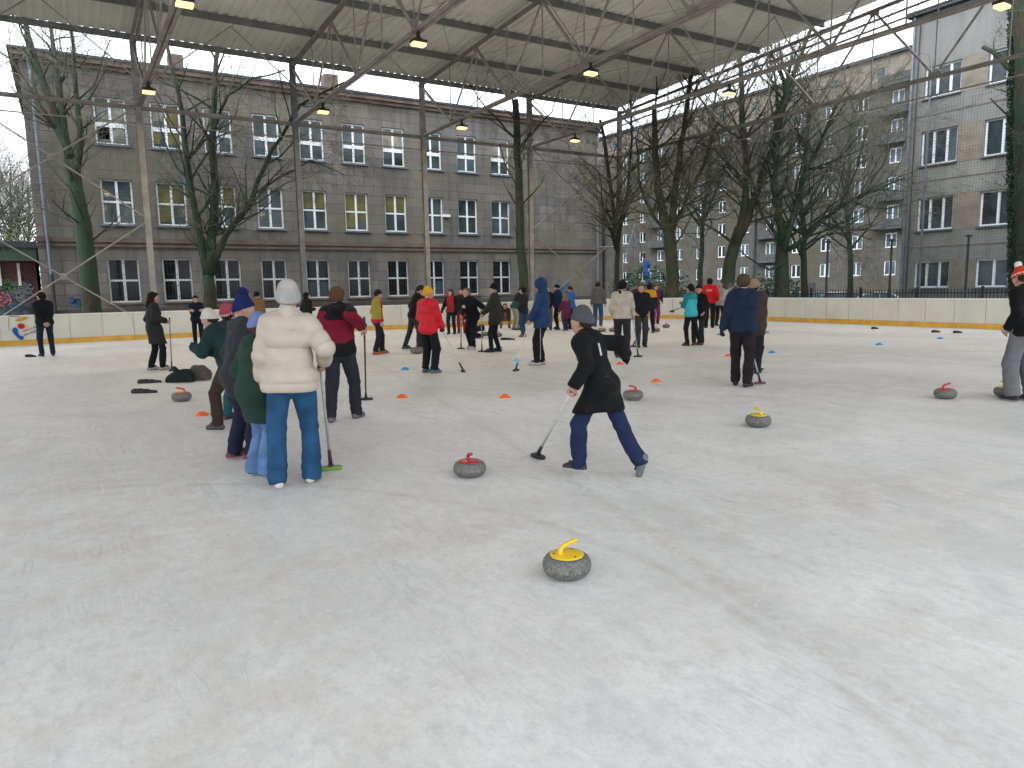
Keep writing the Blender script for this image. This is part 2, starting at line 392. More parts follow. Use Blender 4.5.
M['band'] = mat('rough_striking_band', (.145, .142, .13), .85, .5, 60, .6, 150, dist=.002)
M['lamp'] = emit('lit_lamp_lens', (1.0, .66, .26), .62)
# ================================================================ GROUND, RINK
def ground_z(x, y):
    t = min(1, max(0, (x - 29) / 16)); return -.06 - .44*t*t*(3 - 2*t)
xs = [-900, -300, -100, -50, -30, -10, 0, 10, 20] + [29 + 2*i for i in range(9)] + [50, 70, 100, 200, 400, 900]
ys = [-900, -300, -100, -30, 0, 15, 30, 45, 60, 100, 200, 400, 900]
tag(mesh_obj('ground', [(x, y, ground_z(x, y)) for x in xs for y in ys],
    [(i*len(ys)+j, (i+1)*len(ys)+j, (i+1)*len(ys)+j+1, i*len(ys)+j+1) for i in range(len(xs)-1) for j in range(len(ys)-1)], M['soil']), kind='structure')
tag(mesh_obj('road', [(56, -60, -.49), (64, -60, -.49), (64, 150, -.49), (56, 150, -.49)], [(0, 1, 2, 3)], M['asphalt']), kind='structure')
mb = MB(); mb.box((28.0, -40, -.3), (30.8, 60, -.02)); 
tag(mb.build('pavement', M['asphalt']), kind='structure')
# boards: traced foot of the boards on the ice, closed behind the camera
foot = [(0, 346.5), (60, 343), (105, 341), (150, 338.8), (200, 336.9), (250, 335), (315, 332.5), (375, 330), (432, 328), (485, 326), (530, 323.3), (565, 321), (600, 319.6),
        (640, 318.6), (680, 318.2), (715, 318.7), (745, 320.0), (790, 321.6), (850, 324), (930, 327), (1009, 330)]
bp_ = [G(*p)[:2] for p in foot]
d0 = bp_[0] - bp_[2]; d0 /= np.linalg.norm(d0)
pre = [bp_[0] + d0*s for s in (14, 11, 8, 5.5, 3)]
last = bp_[-1]; post = [np.array([26.2, y]) for y in (9, 6, 3, 0, -3, -6, -9)]
raw = pre + bp_ + post
for _ in range(2):                                     # smooth the pixel trace
    raw = [raw[0]] + [(raw[i-1] + 2*raw[i] + raw[i+1]) / 4 for i in range(1, len(raw)-1)] + [raw[-1]]
# resample to even panels of about 2 m
cum = [0]
for a, b in zip(raw[:-1], raw[1:]): cum.append(cum[-1] + np.linalg.norm(b - a))
NP = int(round(cum[-1] / 1.0)); ss = np.linspace(0, cum[-1], NP + 1)
rx = np.interp(ss, cum, [p[0] for p in raw]); ry = np.interp(ss, cum, [p[1] for p in raw])
line = list(zip(rx, ry))
poly = [(x, y, 0.0) for x, y in line] + [(26.2, -14, 0), (-20, -14, 0), (line[0][0], line[0][1], 0)]
mb = MB(); n = len(poly)
mb.add([(x, y, .0) for x, y, z in poly], [tuple(range(n))[::-1]])
tag(mb.build('ice', M['ice']), kind='structure')
rb = tag(empty('rink_boards', (line[0][0], line[0][1], 0)), 'long run of cream plastic ice rink boards with a yellow kick strip', 'rink boards')
rb.location = (0, 0, 0)
BH = 1.02
kick = MB(); rail = MB()
for i in range(NP):
    a = np.array([*line[i], 0.]); b = np.array([*line[i+1], 0.]); d = (b - a)/np.linalg.norm(b - a); nrm = np.array([-d[1], d[0], 0]) * 1
    g = d * .008
    pm = MB(); A, B = a + g + nrm*.03, b - g + nrm*.03
    pm.bar(A + [0, 0, .175 + (BH-.175)/2 - .02], B + [0, 0, .175 + (BH-.175)/2 - .02], .03, BH - .175 - .04)
    pm.build('panel', M['board'], rb)
    kick.bar(a + nrm*.02 + [0, 0, .085], b + nrm*.02 + [0, 0, .085], .05, .17)
    rail.bar(a + nrm*.035 + [0, 0, BH - .02], b + nrm*.035 + [0, 0, BH - .02], .09, .04)
    rail.bar(a + nrm*.12 + [0, 0, .02], a + nrm*.12 + [0, 0, BH - .05], .06, .06)
    rail.bar(a + nrm*.115 + [0, 0, .5], b + nrm*.115 + [0, 0, .5], .05, .05)
kick.build('kick_strip', M['kick'], rb); rail.build('frame_rail', M['rail'], rb)
# painted emblem on the boards, at its place
def board_y(x): return float(np.interp(x, [p[0] for p in line[:25]], [p[1] for p in line[:25]]))
def emblem(name, pts, m, off):
    vs = [];
    for (px, py) in pts:
        y = 30.
        for _ in range(4):
            w = onp(px, py, 1, y - .0); y = board_y(w[0])
        w = onp(px, py, 1, y - off); vs.append(w)
    return mesh_obj(name, vs, [tuple(range(len(vs)))], m, rb)
def ell(cx, cy, a, b, rot, n=18): 
    r = math.radians(rot); return [(cx + a*math.cos(t)*math.cos(r) - b*math.sin(t)*math.sin(r), cy + a*math.cos(t)*math.sin(r) + b*math.sin(t)*math.cos(r)) for t in [2*math.pi*k/n for k in range(n)]]
def zp(x, y): return (x/17.07, 305 + y/17.07)
emblem('painted_emblem', ell(*zp(375, 240), 6.2, 1.7, -14), fab((.62, .33, .03)), .028)
emblem('painted_emblem', ell(*zp(362, 362), 3.8, 2.7, 8), fab((.55, .03, .03)), .030)
emblem('painted_emblem', [zp(*p) for p in ((205, 420), (225, 395), (265, 380), (300, 410), (310, 470), (335, 520), (395, 530), (410, 560), (395, 590), (360, 600), (310, 570), (255, 510), (215, 460))], fab((.02, .13, .42)), .031)
for k, (x0, y0, x1, y1, c) in enumerate(((400, 450, 490, 418, (.45, .12, .03)), (505, 410, 545, 398, (.6, .2, .03)), (570, 390, 625, 375, (.25, .1, .1)), (410, 512, 500, 485, (.10, .14, .35)), (520, 475, 625, 445, (.12, .16, .35)))):
    n_ = max(3, int((x1 - x0)/18))
    for j in range(n_):
        xa = x0 + (x1 - x0)*j/n_; ya = y0 + (y1 - y0)*j/n_; w_ = (x1 - x0)/n_*.62; hh = 22 if j % 3 else 34
        emblem('painted_letter', [zp(xa, ya - hh/2 - 3), zp(xa + w_, ya - hh/2 - 6), zp(xa + w_*.8, ya + 12), zp(xa - 2, ya + 14)], fab(c), .029)
emblem('painted_line', [zp(*p) for p in ((150, 188), (335, 190), (335, 200), (150, 198))], fab((.08, .08, .12)), .030)
emblem('painted_line', [zp(*p) for p in ((140, 215), (150, 215), (160, 440), (152, 440))], fab((.15, .15, .18)), .030)

# ================================================================ CANOPY
ZB, ZE = 8.86, 11.2
RIDGE_Y, SLOPE, YE, YS = 13.5, .047, 32.0, -5.0
def ztop(y): return ZE + SLOPE*((YE - RIDGE_Y) - abs(y - RIDGE_Y))
cols = [3.0 + 6.02*k for k in range(-4, 5)]            # ... 27.1
can = tag(empty('rink_canopy', (0, 0, 0)), 'open sided steel canopy with corrugated roof over the ice rink', 'canopy')
# corrugated sheet
sheet = MB(); X0, X1 = -26.0, 27.0; pitch = .345; prof = []
x = X0
while x < X1: prof += [(x, .055), (x + .14, .055), (x + .165, -.012), (x + .32, -.012)]; x += pitch
prof.append((x, .045))
ysr = [YE + .12, RIDGE_Y, YS - .12]
for j, y in enumerate(ysr):
    for (px, pz) in prof: sheet.v.append((px, y, (ztop(y) if y <= YE else ZE - SLOPE*(y - YE)) + .30 + pz))
for j in range(2):
    for i in range(len(prof)-1): a = j*len(prof) + i; sheet.f.append((a, a+1, a+1+len(prof), a+len(prof))); sheet.i.append(0)
so_ = sheet.build('roof_sheet', M['roof'], can)
md = so_.modifiers.new('thick', 'SOLIDIFY'); md.thickness = .006
# purlins
y = YE - .0; k = 0
while y > YS:
    mb = MB(); mb.ibeam((X0 + .1, y, ztop(y) + .175), (27.0, y, ztop(y) + .175), .05 if y > YE - 1 else .12, .225); mb.build('purlin', M['purlin'], can)
    y -= 3.19
# thin roof cross ties
mb = MB()
for ci in range(3, len(cols)-1):
    for yy in (28.8, 19.2, 9.6):
        a = (cols[ci], yy, ztop(yy) + .04); b = (cols[ci+1], yy - 9.5, ztop(yy - 9.5) + .04)
        mb.tube([a, b], .011, 5); mb.tube([(cols[ci+1], yy, ztop(yy) + .05), (cols[ci], yy - 9.5, ztop(yy - 9.5) + .05)], .011, 5)
mb.build('tie_rod', M['steel'], can)
NS = 4.78
for ci, cx_ in enumerate(cols):
    gable = ci == len(cols)-1
    m_ = M['steel']
    bc = MB().angles((cx_, YE, ZB), (cx_, YS, ZB), .10, .05, up=(0, 0, 1)); bc.bar((cx_ - .03, YE, ZB + .0), (cx_ - .03, YS, ZB + .0), .015, .13)
    tr = bc.build('truss', m_, can)
    for ya, yb in ((YE, RIDGE_Y), (RIDGE_Y, YS)):
        MB().angles((cx_, ya, ztop(ya) - .06), (cx_, yb, ztop(yb) - .06), .09, .05, up=(0, 0, 1), flip=-1).build('top_chord', m_, tr)
    nb = YE - 2.9; web = MB(); j = 0; yt = YE
    while nb > YS + .5:
        yn = nb - NS/2
        web.bar((cx_, yt, ztop(yt) - .1), (cx_, nb, ZB + .04), .075, .075)
        if yn > YS: web.bar((cx_, nb, ZB + .04), (cx_, yn, ztop(yn) - .1), .06, .06)
        web.bar((cx_, nb, ZB), (cx_, nb, ztop(nb) - .1), .036, .036)
        if yn > YS: web.bar((cx_, yn, ZB), (cx_, yn, ztop(yn) - .1), .036, .036)
        web.box((cx_ - .008, nb - .22, ZB - .07), (cx_ + .008, nb + .22, ZB + .17))
        if yn > YS: web.box((cx_ - .007, yn - .18, ztop(yn) - .24), (cx_ + .007, yn + .18, ztop(yn) - .02))
        yt = yn; nb -= NS
    web.build('web_member', m_, tr)
    for yc in (YE, YS):
        cm = MB(); cm.ibeam((cx_, yc, -.05), (cx_, yc, ztop(yc) + .08), .22, .20, .014, up=(0, 1, 0)); cm.box((cx_ - .2, yc - .2, -.06), (cx_ + .2, yc + .2, -.02))
        cm.build('column', M['steel_grey'] if ci in (5,) else m_, can)
# long ties along the column line, and the gable side
for yc in (YE, YS):
    mb = MB(); mb.ibeam((cols[0], yc + .13, ZB - .05), (27.1, yc + .13, ZB - .05), .10, .15); mb.build('eave_tie', M['steel'], can)
    mb = MB(); mb.bar((cols[0], yc + .13, ZB - .62), (27.1, yc + .13, ZB - .62), .045, .045); mb.build('net_rail', M['steel'], can)
mb = MB(); mb.bar((27.2, YE, ZB - .6), (27.2, YS, ZB - .6), .05, .05); mb.build('net_rail', M['steel'], can)
mb = MB(); mb.bar((27.02, YE, ZE - .45), (27.02, RIDGE_Y, ztop(RIDGE_Y) - .45), .07, .07); mb.bar((27.02, YS, ZE - .45), (27.02, RIDGE_Y, ztop(RIDGE_Y) - .45), .07, .07); mb.build('gable_rail', M['steel'], can)
# catch nets hung from the net rails: fine green strands
def net(name, a, b, z0, z1, label):
    a = np.array(a, float); b = np.array(b, float); L_ = np.linalg.norm(b - a); d = (b - a)/L_; m_ = MB(); k = 0.
    while k < L_: p = a + d*k; m_.bar((p[0], p[1], z0), (p[0], p[1], z1), .0035, .0035); k += .10
    z = z0
    while z < z1: m_.bar((a[0], a[1], z), (b[0], b[1], z), .0035, .0035); z += .10
    return tag(m_.build(name, M['net']), label, 'net')
net('safety_net', (-9, YE + .3), (26.9, YE + .3), 3.1, ZB - .65, 'fine dark green catch net hanging along the columns before the school')
net('safety_net', (27.45, YE), (27.45, 8), 1.0, ZB - .65, 'fine dark green catch net hanging before the trees and the grey block')
# crossed braces in the end bays, two storeys each
for c0, c1 in ((cols[3], cols[4]), (cols[7], cols[8])):
    for za, zb in ((.25, 4.5), (4.6, ZB)):
        mb = MB(); mb.tube([(c0, YE + .02, za), (c1, YE + .02, zb)], .032, 6); mb.tube([(c1, YE - .06, za), (c0, YE - .06, zb)], .032, 6)
        mb.box(((c0+c1)/2 - .12, YE - .03, (za+zb)/2 - .12), ((c0+c1)/2 + .12, YE - .005, (za+zb)/2 + .12))
        mb.build('cross_brace', M['steel'], can)
# slender diagonal braces from each eave purlin to the bottom chord (between trusses)
for ci in range(3, 8):
    xm = (cols[ci] + cols[ci+1])/2
    for yy in (YE - .1, YE - NS*2 - .2):
        for xe in (cols[ci], cols[ci+1]): MB().tube([(xe, yy - 2.9, ZB + .05), (xm, yy - 2.9, ztop(yy - 2.9) + .02)], .024, 5).build('sway_brace', M['steel'], can)
mb = MB()
for ya, yb in ((YE, RIDGE_Y), (RIDGE_Y, YS)):
    for dz in (-.75,): mb.bar((27.02, ya, ztop(ya) + dz), (27.02, yb, ztop(yb) + dz), .06, .06)
y = YE - .4; fl = 1
while y > YS + .5: mb.bar((27.02, y, ztop(y) - (.12 if fl > 0 else .75)), (27.02, y - .55, ztop(y - .55) - (.75 if fl > 0 else .12)), .022, .022); y -= .55; fl = -fl
mb.build('gable_lattice', M['steel'], can)
# lamps (lit)
def lamp(c):
    o = empty('high_bay_lamp', (c[0], c[1], ZB - .36))
    h = MB(); h.lathe([(.05, .30), (.055, .16), (.10, .13), (.12, .10)], 12)
    h.box((-.21, -.14, .0), (.21, .14, .08)); h.tube([(0, 0, .28), (0, 0, .42)], .02, 6); h.build('housing', M['iron'], o)
    l = MB(); l.box((-.19, -.12, -.075), (.19, .12, -.001)); l.build('lens', M['lamp'], o)
    la = bpy.data.lights.new('lamp_light', 'AREA'); la.shape = 'RECTANGLE'; la.size = .34; la.size_y = .2; la.energy = 28; la.color = (1, .83, .55)
    lo = bpy.data.objects.new('lamp_light', la); COL.objects.link(lo); lo.parent = o; lo.location = (0, 0, -.11)
    return o
lampspots = [(cols[4], 28.1, 'lit lamp hanging low beside the column nearest the left end of the school'), (cols[4], 19.4, 'large lit lamp under the truss above the top left windows, closest to the roof edge'),
    (cols[5], 28.1, 'lit lamp under the end of the truss beside the second column'), (cols[5], 19.3, 'lit lamp hanging from the middle of the second truss under the roof'),
    (cols[6], 28.1, 'lit lamp in front of the school by the third column from the school end'), (cols[6], 19.2, 'lit lamp centred under the corrugated roof on the third truss'),
    (cols[7], 28.1, 'lit lamp near the blank right end wall of the school'), (cols[7], 18.8, 'lit lamp among bare tree branches before the sky gap'),
    (cols[7] - .35, 9.7, 'bright lit lamp in front of the grey roughcast block')]
for x_, y_, lb in lampspots: tag(lamp((x_, y_)), lb, 'lamp', 'lit lamps under the canopy trusses')

# ================================================================ BUILDINGS
def wall_open(mb, axis, const, a0, a1, z0, z1, rects, depth, inward, mi=0):
    """wall sheet along axis ('x' or 'y') at the other axis = const, with openings and reveals; inward = sign of the recess"""
    us = sorted(set([a0, a1] + [r[0] for r in rects] + [r[1] for r in rects])); zs = sorted(set([z0, z1] + [r[2] for r in rects] + [r[3] for r in rects]))
    def P_(u, z, d=0): return (u, const + d*inward, z) if axis == 'x' else (const + d*inward, u, z)
    for i in range(len(us)-1):
        for j in range(len(zs)-1):
            um = (us[i] + us[i+1])/2; zm = (zs[j] + zs[j+1])/2
            if any(r[0] < um < r[1] and r[2] < zm < r[3] for r in rects): continue
            mb.add([P_(us[i], zs[j]), P_(us[i+1], zs[j]), P_(us[i+1], zs[j+1]), P_(us[i], zs[j+1])], [(0, 1, 2, 3)], mi)
    for (u0, u1, b, t) in rects:
        for q in (((u0, b), (u1, b)), ((u1, b), (u1, t)), ((u1, t), (u0, t)), ((u0, t), (u0, b))):
            (ua, za), (ub, zb) = q
            mb.add([P_(ua, za), P_(ub, zb), P_(ub, zb, depth), P_(ua, za, depth)], [(0, 1, 2, 3)], mi)
def window(parent, axis, const, inward, u0, u1, z0, z1, vs, hs_, depth=.16, fw=.075, pane='glass', blind=None, frame='white_frame', name='window', tw=None):
    def B(mb, ua, za, ub, zb, d0, d1, mi=0):
        if axis == 'x': mb.box((ua, const + d0*inward, za), (ub, const + d1*inward, zb), mi)
        else: mb.box((const + d0*inward, ua, za), (const + d1*inward, ub, zb), mi)
    f = MB(); e0, e1 = depth - .06, depth
    B(f, u0 + .002, z0 + .002, u0 + fw, z1 - .002, e0, e1); B(f, u1 - fw, z0 + .002, u1 - .002, z1 - .002, e0, e1)
    B(f, u0 + fw, z0 + .002, u1 - fw, z0 + fw, e0, e1); B(f, u0 + fw, z1 - fw, u1 - fw, z1 - .002, e0, e1)
    for v in vs: B(f, u0 + (u1-u0)*v - fw*.7, z0 + fw, u0 + (u1-u0)*v + fw*.7, z1 - fw, e0 - .012, e1)
    for h in hs_: B(f, u0 + fw, z0 + (z1-z0)*h - (tw or fw)*.6, u1 - fw, z0 + (z1-z0)*h + (tw or fw)*.6, e0 - .006, e1)
    o = f.build(name, M[frame], parent)
    p = MB(); B(p, u0 + .01, z0 + .01, u1 - .01, z1 - .01, depth - .025, depth - .015); p.build('pane', M[pane], o)
    if blind:
        for (ba, bb, ta, tb, bm) in blind:
            p = MB(); B(p, u0 + (u1-u0)*ba + .02, z0 + (z1-z0)*ta + .02, u0 + (u1-u0)*bb - .02, z0 + (z1-z0)*tb - .02, depth - .032, depth - .028); p.build('blind', M[bm], o)
    return o
# ---- school
SY = 42.0; SX0, SX1 = -.95, 33.5
sch = tag(empty('school_building', (0, 0, 0)), 'long three storey school clad in brown grey stone slabs with white windows', 'school')
rects = []; rowz = ((1.25, 3.5), (5.2, 7.42), (9.12, 11.38))
for k in range(10):
    u0 = 1.94 + 2.515*k
    for (b, t) in rowz: rects.append((u0, u0 + 1.42, b, t))
w = MB(); wall_open(w, 'x', SY, SX0, SX1, -.1, 12.62, rects, .25, 1)
w.add([(SX0, SY, -.1), (SX0, SY + 14, -.1), (SX0, SY + 14, 12.62), (SX0, SY, 12.62)], [(0, 1, 2, 3)])
w.add([(SX1, SY, -.1), (SX1, SY, 12.62), (SX1, SY + 14, 12.62), (SX1, SY + 14, -.1)], [(0, 1, 2, 3)])
w.add([(SX0, SY + 14, -.1), (SX1, SY + 14, -.1), (SX1, SY + 14, 12.62), (SX0, SY + 14, 12.62)], [(0, 1, 2, 3)])
w.build('wall', M['school'], sch)
mb = MB()
mb.box((SX0 - .15, SY - .22, 12.62), (SX1 + .1, SY + 14, 12.80)); mb.box((SX0 - .3, SY - .42, 12.80), (SX1 + .2, SY + 14.2, 13.02)); mb.build('cornice', M['school_trim'], sch)
mb = MB(); mb.box((SX0 - .4, SY - .52, 13.02), (SX1 + .3, SY + 14.3, 13.14)); mb.add([(SX0 - .3, SY - .4, 13.14), (SX1 + .2, SY - .4, 13.14), (SX1 + .2, SY + 14, 13.14), (SX0 - .3, SY + 14, 13.14), (SX0 + 3, SY + 7, 14.0), (SX1 - 3, SY + 7, 14.0)], [(0, 1, 5, 4), (1, 2, 5), (2, 3, 4, 5), (3, 0, 4)]); mb.build('roof', M['tin'], sch)
mb = MB(); mb.box((SX0 - .06, SY - .14, 4.28), (SX1 + .04, SY - .004, 4.52)); mb.box((SX0 - .05, SY - .09, 4.06), (SX1 + .03, SY - .003, 4.20)); mb.build('string_course', M['school_trim'], sch)
mb = MB(); mb.box((SX0 - .05, SY - .10, -.1), (SX1 + .04, SY - .003, .95)); mb.build('plinth', M['plinth'], sch)
mb = MB(); mb.box((5.6, SY + .5, 13.0), (6.3, SY + 1.2, 14.05)); mb.build('chimney', M['school_trim'], sch)
mb = MB(); mb.box((14.0, SY + 1, 13.3), (14.8, SY + 1.8, 14.3)); mb.build('chimney', M['school_trim'], sch)
yb = 'blind'; rr = random.Random(4)
for k in range(10):
    u0 = 1.94 + 2.515*k
    for ri, (b, t) in enumerate(rowz):
        bl = None
        if ri == 2:
            if k in (0, 1): bl = [(.08, .47, .05, .9, 'blind_w'), (.53, .93, .05, .95, 'blind_w'), (.1, .45, .1, .4, 'blind')] if k == 0 else [(.08, .47, .6, .95, 'blind_w'), (.53, .93, .1, .95, 'blind'), (.08, .3, .1, .5, 'blind')]
            elif k in (7 - 1, 9): bl = [(.06, .48, .45, .96, 'blind_w'), (.53, .94, .45, .96, 'blind_w')]
            elif k == 2: bl = [(.06, .48, .5, .96, 'blind_w')]
        elif ri == 1:
            if k == 1: bl = [(.06, .47, .08, .92, 'blind'), (.53, .94, .55, .92, 'blind')]
            elif k in (2, 4, 6): bl = [(.06, .47, .55, .95, 'blind'), (.53, .94, .55, .95, 'blind')]
            elif k == 5: bl = [(.06, .47, .08, .95, 'blind'), (.53, .94, .25, .95, 'blind')]
        else:
            if k in (4, 7): bl = [(.06, .47, .04, .42, 'glass_blue'), (.53, .94, .04, .42, 'glass_blue')]
        hs_ = (.42,) if ri == 2 else (.5,)
        wo_ = window(sch, 'x', SY, 1, u0, u0 + 1.42, b, t, (.5,), hs_, .2, .085, 'glass' if ri == 0 else 'glass_mid', bl, tw=.17 if ri == 2 else .08)
        s_ = MB(); s_.box((u0 - .1, SY - .12, b - .1), (u0 + 1.52, SY + .12, b - .004)); s_.build('sill', M['zinc'] if ri else M['school_trim'], wo_)
        if ri == 0:
            g = MB()
            for q in range(9): g.bar((u0 + .08 + q*.157, SY + .04, b + .02), (u0 + .08 + q*.157, SY + .04, t - .02), .016)
            for zq in (.12, .37, .63, .88): g.bar((u0 + .03, SY + .03, b + (t-b)*zq), (u0 + 1.39, SY + .03, b + (t-b)*zq), .02)
            g.build('grille', M['iron'], wo_)
mb = MB(); mb.tube([(-.55, SY - .52, 13.0), (-.55, SY - .25, 12.5), (-.52, SY - .2, 12.2), (-.5, SY - .2, 2.7)], .075, 8); mb.build('drainpipe', M['zinc'], sch)
mb = MB(); mb.tube([(-.5, SY - .2, 2.7), (-.5, SY - .2, 0)], .09, 8); mb.build('drainpipe_foot', M['iron'], sch)
mb = MB(); mb.tube([(SX1 - .15, SY - .5, 13.0), (SX1 - .15, SY - .2, 12.5), (SX1 - .15, SY - .2, 0)], .07, 8); mb.build('drainpipe', M['zinc'], sch)
mb = MB(); mb.box((20.9, SY - .25, 6.2), (21.35, SY, 6.36)); mb.build('wall_light', M['white_frame'], sch)
def scrawl(px, py, w_, h_, colr, seed, const, axis=1, nm='graffiti', par=None):
    r = random.Random(seed); g = MB()
    c = onp(px, py, axis, const); s = onp(px + w_/2, py, axis, const); half = abs(s[0] - c[0]) if axis == 1 else abs(s[1] - c[1]); hh = half*h_/w_*1.0
    for _ in range(11):
        a0 = r.uniform(0, 6.28); cx_ = r.uniform(-half, half)*.8; cz = r.uniform(-hh, hh)*.6; rad = r.uniform(.15, .4)*hh*1.5; pts = []
        for q in range(9):
            t = a0 + q*.6; pts.append((c[0] + cx_ + rad*math.cos(t), const - .012, c[2] + cz + rad*math.sin(t)))
        for q in range(8): g.bar(pts[q], pts[q+1], .05, .006, up=(0, 1, 0))
    return g.build(nm, fab(colr), par)
scrawl(78, 302, 16, 13, (.06, .14, .30), 3, SY - .10, par=sch)
scrawl(563, 290, 16, 14, (.07, .20, .34), 5, SY - .01, par=sch)
# ---- low painted pavilion at the far left
shd = tag(empty('garden_pavilion', (-3, 44, 0)), 'low dark red pavilion covered in graffiti with green eaves beside the school', 'pavilion'); shd.location = (0, 0, 0)
mb = MB(); mb.box((-16, 44, -.1), (-1.15, 50, 3.4)); mb.build('wall', mat('dark_red_painted_wall', (.085, .035, .035), .8, .4, 1.2, .3, 10), shd)
mb = MB(); mb.box((-16.4, 43.3, 3.4), (-1.05, 50.4, 4.05)); mb.build('fascia', mat('green_fascia', (.03, .06, .045), .6, .2, 3, .1, 10), shd)
mb = MB(); mb.box((-16.5, 43.2, 4.05), (-1.0, 50.5, 4.35)); mb.build('roof_edge', M['tin'], shd)
mb = MB(); mb.box((-16, 43.96, .6), (-1.5, 43.995, 2.4)); mb.build('painted_mural', mat('scribbled_mural', (.05, .06, .07), .8, .8, 3.5, 0), shd)
for k, xx in enumerate((-1.95, -2.75, -4.4, -5.6)): 
    mb = MB(); mb.box((xx, 43.9, 2.2), (xx + .12, 43.955, 3.3)); mb.build('mullion', M['rail'], shd)
for q, (px, py, w_, h_, c, sd_) in enumerate(((22, 292, 26, 26, (.25, .26, .28), 1), (35, 300, 18, 18, (.18, .10, .22), 2), (10, 285, 18, 16, (.12, .28, .08), 7), (16, 306, 14, 6, (.05, .2, .38), 8), (3, 297, 8, 22, (.55, .2, .25), 9))):
    scrawl(px, py, w_, h_, c, sd_, 43.96, par=shd)
# ---- grey roughcast block at the right
BX = 38.0; BY1 = 21.9
blk = tag(empty('roughcast_block', (0, 0, 0)), 'grey roughcast apartment block with wide dark windows at the right edge', 'apartment block')
colsw = [(19.42, 21.2), (16.72, 18.2), (13.1, 15.0), (10.0, 11.6), (6.0, 7.9)]
rz = ((1.27, 2.64), (4.2, 5.86), (7.48, 9.18), (10.78, 12.3)); rects = [(a, b, z0, z1) for a, b in colsw for z0, z1 in rz]
w = MB(); wall_open(w, 'y', BX, -12, BY1, -.6, 14.9, rects, .28, 1)
w.add([(BX, BY1, -.6), (BX + 12, BY1, -.6), (BX + 12, BY1, 14.9), (BX, BY1, 14.9)], [(0, 1, 2, 3)])
w.add([(BX, -12, -.6), (BX, -12, 14.9), (BX + 12, -12, 14.9), (BX + 12, -12, -.6)], [(0, 1, 2, 3)]); w.build('wall', M['plaster'], blk)
mb = MB(); mb.box((BX - .35, -12.2, 14.9), (BX + 12, BY1 + .25, 15.12)); mb.build('roof', M['tin'], blk)
for j in range(len(colsw)-1):
    for (z0, z1) in rz: mb = MB(); mb.box((BX - .012, colsw[j+1][1] + .02, z0 - .05), (BX - .002, colsw[j][0] - .02, z1 + .05)); mb.build('beige_panel', M['plaster_b'], blk)
for zz in (3.35, 6.68, 9.95): mb = MB(); mb.box((BX - .03, -12, zz), (BX - .001, BY1, zz + .06)); mb.build('string_line', M['plaster_b'], blk)
for a, b in colsw:
    for j, (z0, z1) in enumerate(rz):
        wo_ = window(blk, 'y', BX, 1, a, b, z0, z1, (.30, .66) if b > 19.3 else (.46,), (), .2, .085, 'glass_mid', [(.02, .28, .0, 1., 'glass_blue')] if b > 19.3 and j == 2 else None)
        mb = MB(); mb.box((BX - .12, a - .06, z0 - .07), (BX + .12, b + .06, z0 - .004)); mb.build('sill', M['zinc'], wo_)
mb = MB(); mb.tube([(BX - .12, BY1 - .12, 14.88), (BX - .12, BY1 - .12, 0)], .075, 8); mb.build('drainpipe', M['zinc'], blk)
mb = MB(); mb.tube([(BX - .10, BY1 - .4, 14.88), (BX - .10, BY1 - .4, 0)], .03, 6); mb.build('lightning_cable', M['iron'], blk)
mb = MB(); mb.box((BX + 1, 18.8, 15.1), (BX + 2.4, 20.6, 16.2)); mb.build('chimney', M['plaster'], blk)
# ---- long brown block in the distance
AX = 85.0
apt = tag(empty('long_apartment_block', (0, 0, 0)), 'long many storeyed brown brick apartment block behind the bare trees', 'apartment block')
acol = [50.4 + 4.4*k for k in range(12)]; az = [2.35 + 3.3*k for k in range(8)]; rects = []
for j, yv in enumerate(acol):
    for z0 in az: rects.append((yv - .75, yv + .75, z0, z0 + 1.75))
w = MB(); wall_open(w, 'y', AX, 20, 112, -.6, 24.6, rects, .3, 1); w.add([(AX, 112, -.6), (AX + 14, 112, -.6), (AX + 14, 112, 24.6), (AX, 112, 24.6)], [(0, 1, 2, 3)]); w.build('wall', M['apt'], apt)
mb = MB(); mb.box((AX - .02, 20, 24.6), (AX + 14, 112, 28.0)); mb.build('attic', M['apt_top'], apt)
mb = MB(); mb.box((AX - .5, 19.6, 28.0), (AX + 14, 112.4, 28.35)); mb.build('roof', M['tin'], apt)
for yv in acol:
    for z0 in az:
        window(apt, 'y', AX, 1, yv - .75, yv + .75, z0, z0 + 1.75, (.5,), (), .2, .13, 'glass_blue' if (int(yv*7 + z0)) % 3 else 'glass')
for k, (yv, z0) in enumerate([(50.4, az[q]) for q in (2, 3, 5, 6, 7)] + [(68.0, az[q]) for q in (1, 2, 4, 5, 6)] + [(90.0, az[q]) for q in (2, 3, 4, 6)]):
    mb = MB(); mb.box((AX - 1.2, yv - 1.9, z0 - 1.15), (AX - .003, yv + 1.9, z0 - .98)); mb.box((AX - 1.2, yv - 1.9, z0 - .98), (AX - 1.12, yv + 1.9, z0 + .05)); mb.box((AX - 1.12, yv - 1.9, z0 - .98), (AX - .003, yv - 1.82, z0 + .05)); mb.box((AX - 1.12, yv + 1.82, z0 - .98), (AX - .003, yv + 1.9, z0 + .05)); mb.build('balcony', M['balcony'], apt)
for k in range(9): mb = MB(); mb.box((AX - .03, 52.2 + 8.8*k*.7, 25.9), (AX - .002, 53.1 + 8.8*k*.7, 26.9)); mb.build('attic_window', M['glass_blue'], apt)
mb = MB(); mb.box((AX - .1, 60.5, -.5), (AX - .002, 62, 1.6)); mb.build('entrance_door', M['iron'], apt)
